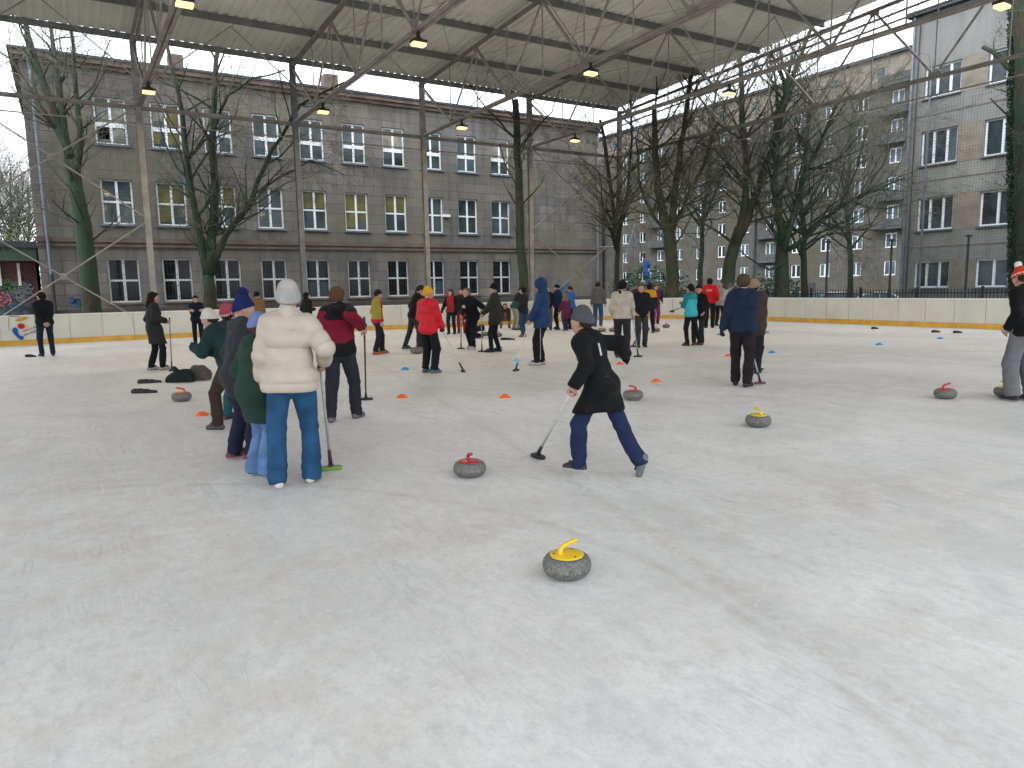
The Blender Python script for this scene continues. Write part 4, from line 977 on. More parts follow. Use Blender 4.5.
def person(label, px, py, h, face=0, group=None, lean=0, slean=0, feet=None, hands=None, head=(0, 0), pel=(0, 0, 0), near=None,
           jacket=(.02, .02, .025), hem=.80, jthick=.03, jkind='cloth', puff=False, two=None, trousers=(.02, .02, .03), tw=1.0, tkind='cloth',
           shoes=(.05, .05, .05), sole=None, hat=None, hair=None, hood=None, scarf=None, gloves=None, shoes2=None, sck=1.0, glove_one=False, pole=None, extra=None, flare=0.0, emblem_=None, cuff=False, shoulders=1.0, kneel=False, hoodup=None, longhair=False, backpole=1):
    """px, py: where the feet stand in the photo; face: 0 away from the camera, 90 to the right, 180 to it"""
    g = G(px, py); base = np.array([g[0], g[1], 0.0]); dist = base @ VD
    vd = unit([base[0], base[1], 0]); a = math.atan2(vd[1], vd[0]) - math.radians(face)      # heading angle of forward
    yaw = a - math.pi/2
    R3 = rotz(yaw); s = h/1.75
    hv = near or (.0115 if dist < 10 else .016 if dist < 16 else .022); hf = .0052 if dist < 10 else .0075 if dist < 16 else .010
    root = tag(empty('person', base, yaw), label, 'person', group)
    def loc(t):                                    # target -> local coords
        if t[0] == 'p':
            w = PD(t[1], t[2], dist + (t[3] if len(t) > 3 else 0)); return R3.T @ (w - base)
        return np.array(t, float)*s
    pel0 = np.array([pel[0], pel[1], .93 + pel[2]])*s
    T = roty(math.radians(slean)) @ rotx(-math.radians(lean))
    up = T @ np.array([0, 0, 1.]); rt = T @ np.array([1., 0, 0]); fw = T @ np.array([0, 1., 0])
    hipL, hipR = pel0 + np.array([-.095, 0, -.02])*s, pel0 + np.array([.095, 0, -.02])*s
    chest = pel0 + up*.36*s; shw = .160*s*shoulders
    neck = pel0 + up*.535*s + fw*.0*s
    shL, shR = pel0 + up*.485*s - rt*shw, pel0 + up*.485*s + rt*shw
    feet = feet or [(-.11, -.03, 0), (.11, .05, 0)]
    ank = []; knees = []; toes = []
    for sd, hip, ft in ((-1, hipL, feet[0]), (1, hipR, feet[1])):
        if ft[0] == 'p': q = loc(ft[:3] + (ft[3],)); fa = ft[4] if len(ft) > 4 else 0; lift = ft[5] if len(ft) > 5 else 0; q[2] = max(.085*s, q[2]); pitch = ft[6] if len(ft) > 6 else 0
        else: q = np.array([ft[0], ft[1], .085])*s; fa = ft[2] if len(ft) > 2 else 0; lift = ft[3] if len(ft) > 3 else 0; pitch = ft[4] if len(ft) > 4 else 0; q[2] += lift*s
        fd = rotz(-math.radians(fa)) @ np.array([0, 1., 0]); fd = unit(fd*math.cos(math.radians(pitch)) + np.array([0, 0, -1])*math.sin(math.radians(pitch)))
        kn, q = ik(hip, q, .428*s, .415*s, fd*1.0 + np.array([sd*.12, .4, .1])); ank.append(q); knees.append(kn); toes.append(fd)
    hands = hands or [None, None]; wr = []; el = []; hd = []
    for k, (sd, sh, t) in enumerate(((-1, shL, hands[0]), (1, shR, hands[1]))):
        curl = .45; nrm = -rt*sd*1.0 + fw*.25
        if t is None: q = pel0 + (rt*sd*.25 + fw*.06 - np.array([0, 0, .06]))*s
        elif t == 'pocket': q = pel0 + (rt*sd*.19 + fw*.10 + up*.05)*s
        elif t == 'back': q = pel0 + (rt*sd*.04 - fw*.17 - up*.0)*s; nrm = -fw
        elif t == 'cross': q = pel0 + (-rt*sd*.08 + fw*.22 + up*.30)*s; nrm = -fw
        else: q = loc(t); nrm = -rt*sd*.8 + fw*.2; curl = 1.15
        pl = (-fw*1.0 + rt*sd*.45 - up*.35) if t != 'back' else (rt*sd*1.0 - up*.1)
        if t == 'cross': pl = rt*sd*.8 - up*.8
        e, q = ik(sh, q, .285*s, .25*s, pl); wr.append(q); el.append(e); hd.append((unit(q - e), nrm, curl))
    # ---- head
    hy, hp = head; HR = T @ rotz(-math.radians(hy)) @ rotx(-math.radians(hp)); 
    if abs(lean) > 15: HR = rotx(-math.radians(lean*.5)) @ rotz(-math.radians(hy)) @ rotx(-math.radians(hp))
    hc = neck + up*.055*s + HR @ np.array([0, .015, .105])*s; hs = s if h > 1.5 else s*1.08
    def HP(p): return hc + HR @ (np.array(p, float)*hs)
    F = blob([(HP((0, -.018, .028)), HP((0, .012, .022)), .089*hs, .080*hs), (HP((0, .02, -.02)), HP((0, .035, -.06)), .068*hs, .050*hs), (HP((0, .05, -.085)), HP((0, .058, -.092)), .032*hs, .028*hs),
              (HP((-.03, .05, .0)), HP((-.02, .05, -.05)), .042*hs, .036*hs), (HP((.03, .05, .0)), HP((.02, .05, -.05)), .042*hs, .036*hs)], .03)
    dets = [(HP((0, .088, .012)), HP((0, .108, -.028)), .0085*hs, .0135*hs), (HP((-.010, .094, -.033)), HP((.010, .094, -.033)), .009*hs, .009*hs), (HP((-.036, .082, .026)), HP((.036, .082, .026)), .011*hs, .011*hs), (HP((-.014, .088, -.056)), HP((.014, .088, -.056)), .0085*hs, .0085*hs),
            (HP((-.085, -.008, .015)), HP((-.083, -.002, -.022)), .016*hs, .010*hs), (HP((.085, -.008, .015)), HP((.083, -.002, -.022)), .016*hs, .010*hs)]
    D = blob(dets, .008)
    eyes = [HP((-.031, .084, .008)), HP((.031, .084, .008))]
    nk = blob([(neck - up*.06*s, HP((0, -.015, -.05)), .066*s, .052*s)], .03)
    def headf(P):
        d = smin(F[0](P), D[0](P), .014)
        for e in eyes: d = np.maximum(d, -(np.linalg.norm(P - e - (HR @ np.array([0, .014, 0]))*hs, axis=1) - .015*hs)) 
        return smin(d, nk[0](P), .03)
    V, Q = mesh_sdf(headf, np.minimum(F[1], nk[1]), np.maximum(F[2], nk[2]) + .02, hf)
    cen = V[Q].mean(1); mi = np.zeros(len(Q), int)
    for e in eyes: mi[np.linalg.norm(cen - e, axis=1) < .013*hs] = 1
    lp = cone_d(cen, *[np.array(x) for x in (HP((-.017, .094, -.056)), HP((.017, .094, -.056)))], .010*hs, .010*hs); mi[lp < 0] = 2
    Vs = [V]; Qs = [Q]; Ms = [mi]; nv = len(V)
    # hands
    grips = []
    for k, sd in enumerate((-1, 1)):
        d_, n_, cu = hd[k]; gl_ = gloves and (k == 1 or not glove_one); hp_ = hand_prims(wr[k], d_, n_, -sd, s*1.02, cu, .004 if gl_ else 0)
        f_, lo, hi = blob(hp_, .010); V, Q = mesh_sdf(f_, lo, hi, min(hf, .0062) if dist < 12 else .0085, .02); nn = unit(n_ - d_*(n_ @ d_))
        Vs.append(V); Qs.append(Q + nv); Ms.append(np.full(len(Q), 3 if gl_ else 0)); nv += len(V); grips.append(base + R3 @ (wr[k] + d_*.095*s + nn*.030*s))
    # trunk and limbs under the clothes
    r = s
    bp = [(pel0, chest, .095*r, .105*r), (chest, neck, .10*r, .06*r), (hipL, knees[0], .070*r, .045*r), (knees[0], ank[0], .042*r, .030*r), (hipR, knees[1], .070*r, .045*r), (knees[1], ank[1], .042*r, .030*r),
          (shL, el[0], .042*r, .032*r), (el[0], wr[0], .032*r, .024*r), (shR, el[1], .042*r, .032*r), (el[1], wr[1], .032*r, .024*r), (shL, shR, .045*r, .045*r), (ank[0], ank[0] + toes[0]*.12*r, .03*r, .022*r), (ank[1], ank[1] + toes[1]*.12*r, .03*r, .022*r)]
    f_, lo, hi = blob(bp, .03); V, Q = mesh_sdf(f_, lo, hi, .024); Vs.append(V); Qs.append(Q + nv); cen = V[Q].mean(1); Ms.append(np.where((np.linalg.norm(cen - ank[0], axis=1) < .24*s) | (np.linalg.norm(cen - ank[1], axis=1) < .24*s), 4, 0))
    fast_mesh('body', np.concatenate(Vs), np.concatenate(Qs), [M['skin'], M['eye'], M['lip'], fab(gloves, 'knit') if gloves else M['skin'], fab((.05, .05, .06), 'knit')], root, np.concatenate(Ms))
    # ---- trousers
    seed = int(px*7 + py); wr_t = wrinkle(seed, .0062 if hv < .02 else .003)
    rt1, rt2, rt3 = .098*s*(.75 + .25*tw), .073*s*tw, .062*s*tw*(1 + flare)
    shin = lambda k: ank[k] + (knees[k] - ank[k])*(-.03 if not cuff else .05)
    for_leg = lambda k, hip: [(hip + np.array([0, 0, .02]), knees[k], rt1, rt2), (knees[k], shin(k), rt2*.98, rt3)]
    tp = [(hipL + [.02, -.015, .05], hipR + [-.02, -.015, .05], .108*s, .108*s), (hipL + [.01, -.035, -.02], hipR + [-.01, -.035, -.02], .098*s, .098*s)] + for_leg(0, hipL) + for_leg(1, hipR)
    # separate legs keep a crease between them
    fl, lo1, hi1 = blob(for_leg(0, hipL), .02); fr, lo2, hi2 = blob(for_leg(1, hipR), .02); fh, lo3, hi3 = blob(tp[:2], .05)
    cuts = []
    for k in (0, 1): u = unit(ank[k] - knees[k]); cuts.append((ank[k] + u*(.055*s if flare > 0 else .035*s if not cuff else .01*s), u))
    def trf(P):
        L_ = fl(P); R_ = fr(P)
        L_ = np.maximum(L_, (P - cuts[0][0]) @ cuts[0][1]); R_ = np.maximum(R_, (P - cuts[1][0]) @ cuts[1][1])
        # folds stacking near the ankle and knee
        z = P[:, 2]; fold = .004*np.sin(z*70 + 3*np.sin(P[:, 0]*9))*np.exp(-((z - .17*s)/.10)**2) + .003*np.sin(z*60 + 9*P[:, 1])*np.exp(-((z - knees[0][2])/.09)**2)
        d = smin(np.minimum(L_, R_), fh(P), .05); d = np.where(np.abs(L_ - R_) < .02, d, d)
        return d + wr_t(P) + fold
    V, Q = mesh_sdf(trf, np.minimum(np.minimum(lo1, lo2), lo3), np.maximum(np.maximum(hi1, hi2), hi3), hv)
    fast_mesh('trousers', V, Q, fab(trousers, tkind), root)
    # ---- shoes
    for k in (0, 1):
        d_ = toes[k]; sidev = unit(np.cross(d_, [0, 0, 1])); upv = np.cross(sidev, d_); c = ank[k]; sl = -.055
        def SP(f__, u_, w_=0): return c + (d_*f__ + upv*u_ + sidev*w_)*s
        f_, lo, hi = blob([(SP(-.05, -.045), SP(.0, -.03), .038*s, .043*s), (SP(0, -.02), SP(.0, .03), .044*s, .042*s), (SP(.02, -.035), SP(.13, -.052), .042*s, .034*s), (SP(.13, -.052, .008), SP(.165, -.056), .032*s, .026*s), (SP(-.05, -.055), SP(.15, -.058), .03*s, .032*s)], .025)
        pl_ = c - upv*.085*s
        def sf(P): return np.maximum(f_(P), -((P - pl_) @ upv))
        V, Q = mesh_sdf(sf, lo, hi, max(.008, hv*.7)); cen = V[Q].mean(1); mi = (((cen - pl_) @ upv) < .022*s).astype(int)
        fast_mesh('shoe', V, Q, [fab(shoes2 if (k and shoes2) else shoes, 'leather'), fab((shoes2 if (k and shoes2) else sole) or [x*.8 for x in shoes], 'leather')], root, mi)
    # ---- jacket
    t = jthick*.80; wj = wrinkle(seed + 5, (.0075 if hv < .02 else .004) if not puff else .0035)
    hemz = hem*s; body_r = 1.0
    J = [(shL + rt*.035*s, shR - rt*.035*s, .070*s + t, .070*s + t), (chest - rt*.075*s, chest + rt*.075*s, .100*s + t, .100*s + t), (pel0 + up*.18*s - rt*.06*s, pel0 + up*.18*s + rt*.06*s, .098*s + t, .098*s + t),
         (pel0 - rt*.07*s - fw*.015, pel0 + rt*.07*s - fw*.015, .114*s + t, .114*s + t), (neck - up*.05*s, neck + up*.02*s, .075*s + t*.4, .058*s + t*.5)]
    long_ = hemz < .80*s
    if puff: J.append((pel0 - rt*.08*s - fw*.01, pel0 + rt*.08*s - fw*.01, .125*s + t, .125*s + t))
    if long_:
        dz = pel0[2] - hemz
        for k, hip in ((0, hipL), (1, hipR)):
            u = unit(knees[k] - hip); J.append((hip, hip + u*(dz + .05), .096*s + t, .080*s + t))
        m_ = (knees[0] + knees[1])/2 - pel0; J.append((pel0, pel0 + unit(m_)*(dz + .04), .120*s + t, .088*s + t))
    JF, lo, hi = blob(J, .06)
    arms = []
    for k, sh in ((0, shL), (1, shR)):
        u = unit(wr[k] - el[k]); arms.append((blob([(sh, el[k], .058*s + t*.8, .048*s + t*.8), (el[k], wr[k] + u*.02, .048*s + t*.7, .038*s + t*.55)], .02), wr[k] + u*.005, u, sh, el[k], wr[k]))
    hemn = np.array([0, 0, -1.]) if (long_ or abs(lean) < 14) else -up
    hp0 = np.array([0, 0, hemz]) if (long_ or abs(lean) < 14) else pel0 + up*(hemz - pel0[2])
    def jf(P):
        d = JF(P)
        if puff:
            zt = ((P - pel0) @ up); d = d - .024*np.abs(np.sin((zt + .02)*math.pi/(.150*s)))**.36 + .014
        d = np.maximum(d, (P - hp0) @ hemn)
        for (af, lo_, hi_), wc, u, sh, e_, w_ in arms:
            q = af(P)
            if puff:
                tt = ((P - sh) @ unit(e_ - sh)); t2 = np.linalg.norm(P - e_, axis=1); ph = np.where(tt < .27*s, tt, .27*s + t2*.95); q = q - .016*np.abs(np.sin(ph*math.pi/(.130*s)))**.36 + .008
            else: q = q + .005*np.sin(((P - e_) @ u)*75 + 2)*np.exp(-((P - e_)**2).sum(1)/.010)
            q = np.maximum(q, (P - wc) @ u); d = smin(d, q, .028)
        return d + wj(P)
    los = np.min([lo] + [a[0][1] for a in arms], 0); his = np.max([hi] + [a[0][2] for a in arms], 0); los[2] = max(los[2], min(hemz - .02, los[2] + 9)) if (long_ or abs(lean) < 14) and not kneel else los[2]
    V, Q = mesh_sdf(jf, los, his, hv, .05); jm = [fab(jacket, jkind)]; mi = None
    if two:
        cen = V[Q].mean(1); rel = (cen - pel0) @ np.stack([rt, fw, up], 1)/s; mi = np.zeros(len(Q), int)
        for n_, (c_, fn) in enumerate(two):
            jm.append(fab(c_, jkind))
            arm_l = np.minimum(cone_d(cen, shL, el[0], .06*s + t, .06*s + t), cone_d(cen, el[0], wr[0], .06*s + t, .06*s + t)) < .012; arm_r = np.minimum(cone_d(cen, shR, el[1], .06*s + t, .06*s + t), cone_d(cen, el[1], wr[1], .06*s + t, .06*s + t)) < .012
            mi[fn(rel[:, 0], rel[:, 1], rel[:, 2], arm_l, arm_r)] = n_ + 1
    fast_mesh('coat' if long_ else 'jacket', V, Q, jm, root, mi)
    # ---- hood down, scarf
    if hood:
        cb = neck - fw*.075*s - up*.02*s; f_, lo, hi = blob([(neck - rt*.085*s + fw*.02*s, cb - rt*.05*s, .036*s, .045*s), (neck + rt*.085*s + fw*.02*s, cb + rt*.05*s, .036*s, .045*s), (cb - rt*.05*s, cb + rt*.05*s, .05*s, .05*s), (cb, cb - up*.08*s, .065*s, .04*s)], .04)
        w_ = wrinkle(seed + 9, .005, (15, 35)); V, Q = mesh_sdf(lambda P: f_(P) + w_(P), lo, hi, hv); fast_mesh('hood', V, Q, fab(hood, jkind), root)
    if scarf:
        f_, lo, hi = blob([(neck + up*.01*s - rt*.035*s, neck + up*.01*s + rt*.035*s, .066*s, .066*s), (neck + fw*.06*s - up*.02*s, neck + fw*.05*s + up*.03*s, .04*s, .035*s), (neck - fw*.02*s, neck - fw*.01*s + up*(.02 + (.05 if sck > 1 else 0))*s, .075*s*sck, .070*s*sck)], .03)
        w_ = wrinkle(seed + 19, .006, (20, 45)); V, Q = mesh_sdf(lambda P: f_(P) + w_(P), lo, hi, max(.009, hv*.7)); fast_mesh('scarf', V, Q, fab(scarf, 'knit'), root)
    # ---- hair, hat, hood up
    def cut(f_, pt, n): return lambda P: np.maximum(f_(P), (P - HP(pt)) @ (HR @ unit(n)))
    hres = min(.012, max(.007, hv*.62))
    if hair and not hoodup:
        pr = [(HP((0, -.028, .034)), HP((0, .004, .032)), .099*hs, .092*hs), (HP((-.03, -.045, -.01)), HP((.03, -.045, -.01)), .066*hs, .066*hs)]
        f1, lo, hi = blob(pr, .02); hcut = cut(f1, (0, .045, .055), (0, .80, -.60)); hcut2 = lambda P: np.maximum(hcut(P), (P - HP((0, -.04, -.065))) @ (HR @ np.array([0, .35, -.94])))
        if longhair:
            f2, l2, h2 = blob([(HP((-.055, -.04, .0)), HP((-.06, -.045, -.15)), .052*hs, .045*hs), (HP((.055, -.04, .0)), HP((.06, -.045, -.15)), .052*hs, .045*hs), (HP((0, -.06, .0)), HP((0, -.085, -.19)), .07*hs, .05*hs)], .03)
            lo = np.minimum(lo, l2); hi = np.maximum(hi, h2); ff = lambda P: smin(hcut(P), f2(P), .02)
        else: ff = hcut2
        if hat: f0_ = ff; ff = lambda P: np.maximum(f0_(P) + .004, (P - HP((0, .03, .045))) @ (HR @ unit((0, -.25, 1))))
        w_ = wrinkle(seed + 3, .004, (40, 110)); V, Q = mesh_sdf(lambda P: ff(P) + w_(P), lo, hi, hres); fast_mesh('hair', V, Q, fab(hair, 'fluff'), root)
    if hat:
        hcx = hat['col']; tall = hat.get('tall', 0.02); f1, lo, hi = blob([(HP((0, -.018, .045)), HP((0, -.026, .062 + tall)), .102*hs, .088*hs), (HP((0, -.002, .03)), HP((0, -.026, .01)), .102*hs, .102*hs)], .02)
        tilt = hat.get('tilt', .46); fc = cut(f1, (0, .05, .050), (0, tilt, -1)); rib = lambda P: .0022*np.sin(np.arctan2((P - hc) @ (HR @ np.array([0, 1, 0])), (P - hc) @ (HR @ np.array([1, 0, 0])))*34)
        fb, lb, hb = blob([(HP((0, -.002, .035)), HP((0, -.027, .012)), .105*hs, .106*hs)], .02)
        def brim(P):
            q = (P - HP((0, .05, .040))) @ (HR @ unit((0, tilt, -1))); return np.maximum(np.maximum(fb(P) - .001, q - .0), -q - .045*hs)
        fin = (lambda P: np.minimum(fc(P) + rib(P), brim(P) + rib(P))) if not hat.get('cap') else (lambda P: np.minimum(fc(P), np.maximum(cone_d(P, HP((-.02, .09, .048)), HP((.02, .09, .048)), .065*hs, .065*hs), np.abs((P - HP((0, .1, .052))) @ (HR @ np.array([0, .25, .97]))) - .006)))
        V, Q = mesh_sdf(fin, lo - .02, hi + .03, hres); mi = None; ms = [fab(hcx, hat.get('kind', 'knit'))]
        if hat.get('band'):
            ms.append(fab(hat['band'], 'knit')); cen = V[Q].mean(1); q = (cen - HP((0, .05, .040))) @ (HR @ unit((0, tilt, -1))); ang = np.arctan2((cen - hc) @ (HR @ np.array([0, 1, 0])), (cen - hc) @ (HR @ np.array([1, 0, 0])))
            mi = ((q < -.010) & (q > -.034) & (np.sin(ang*23) + .7*np.sin(ang*41 + q*200) > -.15)).astype(int)
        ho = fast_mesh('beanie' if not hat.get('cap') else 'cap', V, Q, ms, root, mi)
        if hat.get('pom'):
            pc = HP((0, -.03, .165 + tall)); rp = hat.get('pr', .042)*hs; w_ = wrinkle(seed + 33, .006, (60, 160)); V, Q = mesh_sdf(lambda P: np.linalg.norm(P - pc, axis=1) - rp + w_(P), pc - rp, pc + rp, .006, .02); fast_mesh('pompom', V, Q, fab(hat['pom'], 'fluff'), ho)
    if hoodup:
        f1, lo, hi = blob([(HP((0, -.03, .04)), HP((0, .015, .035)), .125*hs, .112*hs), (HP((0, -.03, -.02)), neck - fw*.02*s, .105*hs, .10*s)], .04)
        fi, _, _ = blob([(HP((0, .02, .02)), HP((0, .2, .0)), .088*hs, .10*hs), (HP((0, .03, -.03)), HP((0, .2, -.05)), .078*hs, .09*hs)], .03)
        w_ = wrinkle(seed + 13, .004, (15, 40)); V, Q = mesh_sdf(lambda P: np.maximum(f1(P), -fi(P)) + w_(P), lo, hi, max(.008, hv*.7)); fast_mesh('hood', V, Q, fab(hoodup, jkind), root)
    if extra:
        for (nm, colr, prims, kk, vv) in extra:
            Pm = [(pel0 + (rt*a[0] + fw*a[1] + up*a[2])*s, pel0 + (rt*b[0] + fw*b[1] + up*b[2])*s, ra*s, rb_*s) for a, b, ra, rb_ in prims]
            f_, lo, hi = blob(Pm, kk); V, Q = mesh_sdf(f_, lo, hi, vv, .02); fast_mesh(nm, V, Q, fab(colr), root)
    return dict(root=root, grips=grips, base=base, R=R3, D=dist, fw=R3 @ fw)
def broom(label, foot, grip, beyond=.35, shaft=(.6, .6, .6), headc=(.02, .02, .022), along=None, grp='curling brooms held by the players', tilt=0, wrap=None, shaft_r=.0125):
    """foot: pixel where the pad touches the ice; grip: world point"""
    f = G(*foot); f = np.array([f[0], f[1], .0]); top = np.array(grip, float); d = unit(top - (f + [0, 0, .045])); L = np.linalg.norm(top - f) + beyond
    root = tag(empty('curling_broom', f), label, 'broom', grp)
    b0 = np.array([0, 0, .045])
    mb = MB(); mb.tube([b0 + d*.10, b0 + d*L], [shaft_r, shaft_r*.9], 10); mb.build('shaft', fab(shaft, 'leather'), root, True)
    mb = MB(); mb.tube([b0 + d*.0, b0 + d*.16], [.02, .016], 10); mb.box((-.02, -.02, .025), (.02, .02, .055)); mb.build('socket', M['iron'], root, True)
    mb = MB(); mb.tube([b0 + d*(L - min(.28, .03 + beyond*.8)), b0 + d*(L + .005)], [shaft_r*1.25, shaft_r*1.25], 10); mb.build('grip', M['iron'], root, True)
    a = unit(along if along is not None else VR); a[2] = 0; a = unit(a); n = np.cross([0, 0, 1], a)
    mb = MB(); ring = []
    for k in range(20):
        t = 2*math.pi*k/20; ca, sa = math.cos(t), math.sin(t); ex = .105*(abs(ca)**.6)*np.sign(ca); ey = .038*(abs(sa)**.6)*np.sign(sa); ring.append((ex, ey))
    zs_ = ((.002, .94), (.012, 1.0), (.028, 1.0), (.036, .88)); vs = []
    for z, q in zs_:
        for ex, ey in ring: p = a*ex*q + n*ey*q; vs.append((p[0], p[1], z))
    fs = [tuple(range(20))[::-1], tuple(range(60, 80))] + [(i*20 + k, i*20 + (k+1) % 20, (i+1)*20 + (k+1) % 20, (i+1)*20 + k) for i in range(3) for k in range(20)]
    mb.add(vs, fs); mb.build('brush_pad', fab(headc, 'leather'), root)
    if wrap:
        mb = MB(); mb.tube([b0 + d*.12, b0 + d*.20], [.032, .028], 10); mb.build('ribbon', fab(wrap), root)
    return root
# ================================================================ WHO IS ON THE ICE
BLK = (.012, .012, .014); NAVY = (.014, .022, .06); DK = (.02, .021, .026); BRN = (.035, .022, .015)
def P_(*a, **k): return person(*a, **k)
# --- near group at the left
pw = P_('person in a cream puffer coat and pale knit beanie leaning on a green broom', 296, 483, 1.705, 0, slean=2, jacket=(.55, .475, .40), hem=.84, jthick=.042, puff=True, jkind='puff', sck=1.01, trousers=(.022, .080, .17), tkind='denim', tw=1.10, flare=.20,
        shoes=(.62, .60, .56), hat=dict(col=(.42, .41, .39), tall=.03), hair=None, feet=[(-.15, -.10, -12), (.14, .0, 22)], hands=[(-.24, .16, .93), ('p', 324, 362, .14)], head=(0, 0), scarf=(.55, .50, .42))
broom('silver broom with a bright green pad beside the cream puffer coat', (331, 470), pw['grips'][1], .10, shaft=(.42, .43, .45), headc=(.16, .30, .05), along=unit(VR*1 + VD*.35))
pg = P_('young person in a dark green parka, lavender hat and light jeans beside the cream coat', 261, 476, 1.46, 62, lean=7, jacket=(.022, .050, .036), hem=.60, jthick=.045, trousers=(.12, .22, .42), tkind='denim', tw=1.15, flare=.35, shoes=(.06, .05, .06), sole=(.5, .5, .5),
        hat=dict(col=(.17, .23, .45), tall=.0), hair=(.10, .045, .02), hood=(.022, .05, .036), feet=[(-.10, 0, 0), (.09, .03, 5)], hands=['pocket', 'pocket'], head=(10, 5))
pn = P_('person in a navy bobble hat and long charcoal coat turned in profile to the right', 244, 459, 1.60, 78, lean=8, jacket=(.036, .037, .045), hem=.70, jthick=.045, trousers=(.018, .022, .045), tw=1.1, shoes=(.20, .03, .06), sole=(.4, .38, .38),
        hat=dict(col=(.012, .020, .10), pom=(.012, .020, .09), tall=.03, pr=.048), hood=(.05, .05, .055), scarf=(.12, .12, .12), hands=['pocket', 'pocket'], feet=[(-.10, -.08, 0), (.1, .06, 5)], head=(14, 0))
pc = P_('stooping person in a dark green jacket and fluffy cream hat reaching towards the bags', 230, 428, 1.52, -60, lean=21, pel=(0, -.08, -.04), jacket=(.014, .040, .038), hem=.84, jthick=.04, trousers=(.05, .03, .025), tw=1.1, shoes=(.06, .055, .05),
        hat=dict(col=(.62, .57, .50), kind='fluff', tall=.02), hair=(.03, .02, .015), hands=[('p', 194, 347, -.1), ('p', 205, 352, .1)], feet=[(-.12, .10, 0), (.12, -.25, 5, .03, 25)], head=(0, 15), gloves=(.012, .03, .03))
pt = P_('person in a patterned pink hat and teal trousers hidden behind the charcoal coat', 235, 419, 1.48, 40, jacket=(.03, .03, .035), hem=.8, jthick=.04, trousers=(.02, .11, .13), shoes=(.05, .05, .05), hat=dict(col=(.35, .07, .09), band=(.6, .55, .55)), hair=BRN, hands=['pocket', 'pocket'])
pr = P_('stocky man in a maroon and black fleece jacket holding a dark broom at arm height', 343, 420, 1.70, 12, jacket=(.20, .012, .032), hem=.86, jthick=.042, two=[(BLK, lambda x, y, z, l, r: (~l & ~r & (z > .40 + .3*np.maximum(0, np.abs(x) - .10))) | (z > .51) | (~l & ~r & (z < .10 + .5*np.maximum(0, np.abs(x) - .10))))], trousers=(.028, .029, .038), tw=1.12, shoes=(.16, .15, .15),
        hood=BLK, hair=(.10, .055, .03), feet=[(-.12, -.14, -5), (.16, .12, 20)], hands=[(-.24, .16, .98), ('p', 362, 327, -.12)], head=(0, 6))
broom('dark red and black broom held upright by the man in the maroon jacket', (366, 400), pr['grips'][1], .34, shaft=(.10, .02, .02), along=unit(VR + VD*.2))
# runner
rn = P_('child in a black hooded coat and grey beanie striding across the ice with a broom', 601, 475, 1.45, -66, lean=19, pel=(0, -.01, .03), jacket=(.010, .010, .011), hem=.70, jthick=.034, shoes2=(.16, .17, .18), trousers=(.018, .028, .075), tw=1.12, tkind='cloth', flare=.1, shoes=(.035, .03, .035), sole=(.55, .53, .52),
        hat=dict(col=(.085, .088, .092), tall=.02), hood=(.010, .010, .011), feet=[('p', 579, 463, -.05, 0), ('p', 639, 460, -.08, 0, 0, 72)], hands=[('p', 574, 386, -.2), ('p', 625, 354, .36)], head=(0, 2), hair=BRN, gloves=BLK, glove_one=True,
        extra=[('reflective_stripe', (.55, .57, .58), [((-.10, -.155, .42), (-.135, -.16, .30), .012, .012)], .01, .008)], cuff=False)
broom('white broom with a black pad trailed by the striding child in black', (538, 458), rn['grips'][0], .02, shaft=(.68, .68, .68), along=unit(VR*.6 - VD*1.0))
# right side
nh = P_('man in a navy hooded sweatshirt and dark trousers walking away with a broom', 741, 386, 1.80, 8, jacket=(.014, .026, .055), hem=.86, jthick=.038, trousers=(.022, .016, .020), tw=1.08, shoes=(.02, .018, .02), hood=(.014, .026, .055), hair=(.075, .05, .035), gloves=(.03, .03, .035),
        feet=[(-.10, .10, -8), (.10, -.10, 18)], hands=[('p', 720, 336, .1), ('p', 748, 338, .25)], head=(4, 3))
broom('white broom with a purple pad carried by the man in the navy sweatshirt', (760, 384), nh['grips'][1], .05, shaft=(.55, .54, .55), headc=(.20, .04, .14), along=unit(VR + VD*.3))
bh = P_('person in a brown coat and tan cap with black headphones just beyond the navy sweatshirt', 752, 373, 1.72, 20, jacket=(.055, .042, .032), hem=.72, jthick=.045, trousers=DK, shoes=BLK, hat=dict(col=(.30, .20, .12), tall=.0), hair=BLK, gloves=BLK, hands=['pocket', ('p', 763, 334, .1)], feet=[(-.1, .05, 0), (.1, -.02, 0)])
broom('black broom whose dark pad lies by the brown coat', (758, 370), bh['grips'][1], .05, shaft=(.06, .06, .065), along=VR)
rh = P_('man in a red bobble hat, black top and grey joggers at the picture edge', 1021, 401, 1.80, -50, lean=6, jacket=(.008, .008, .009), hem=.84, jthick=.035, trousers=(.17, .17, .18), tw=1.35, shoes=(.022, .016, .022), sole=(.4, .38, .38), hat=dict(col=(.62, .05, .025), band=(.75, .68, .65), pom=(.75, .68, .62), tall=.02, tilt=.1), hair=BRN,
        feet=[(-.12, .02, 0), (.12, -.04, 10)], hands=['pocket', 'pocket'], head=(0, 22), cuff=True)
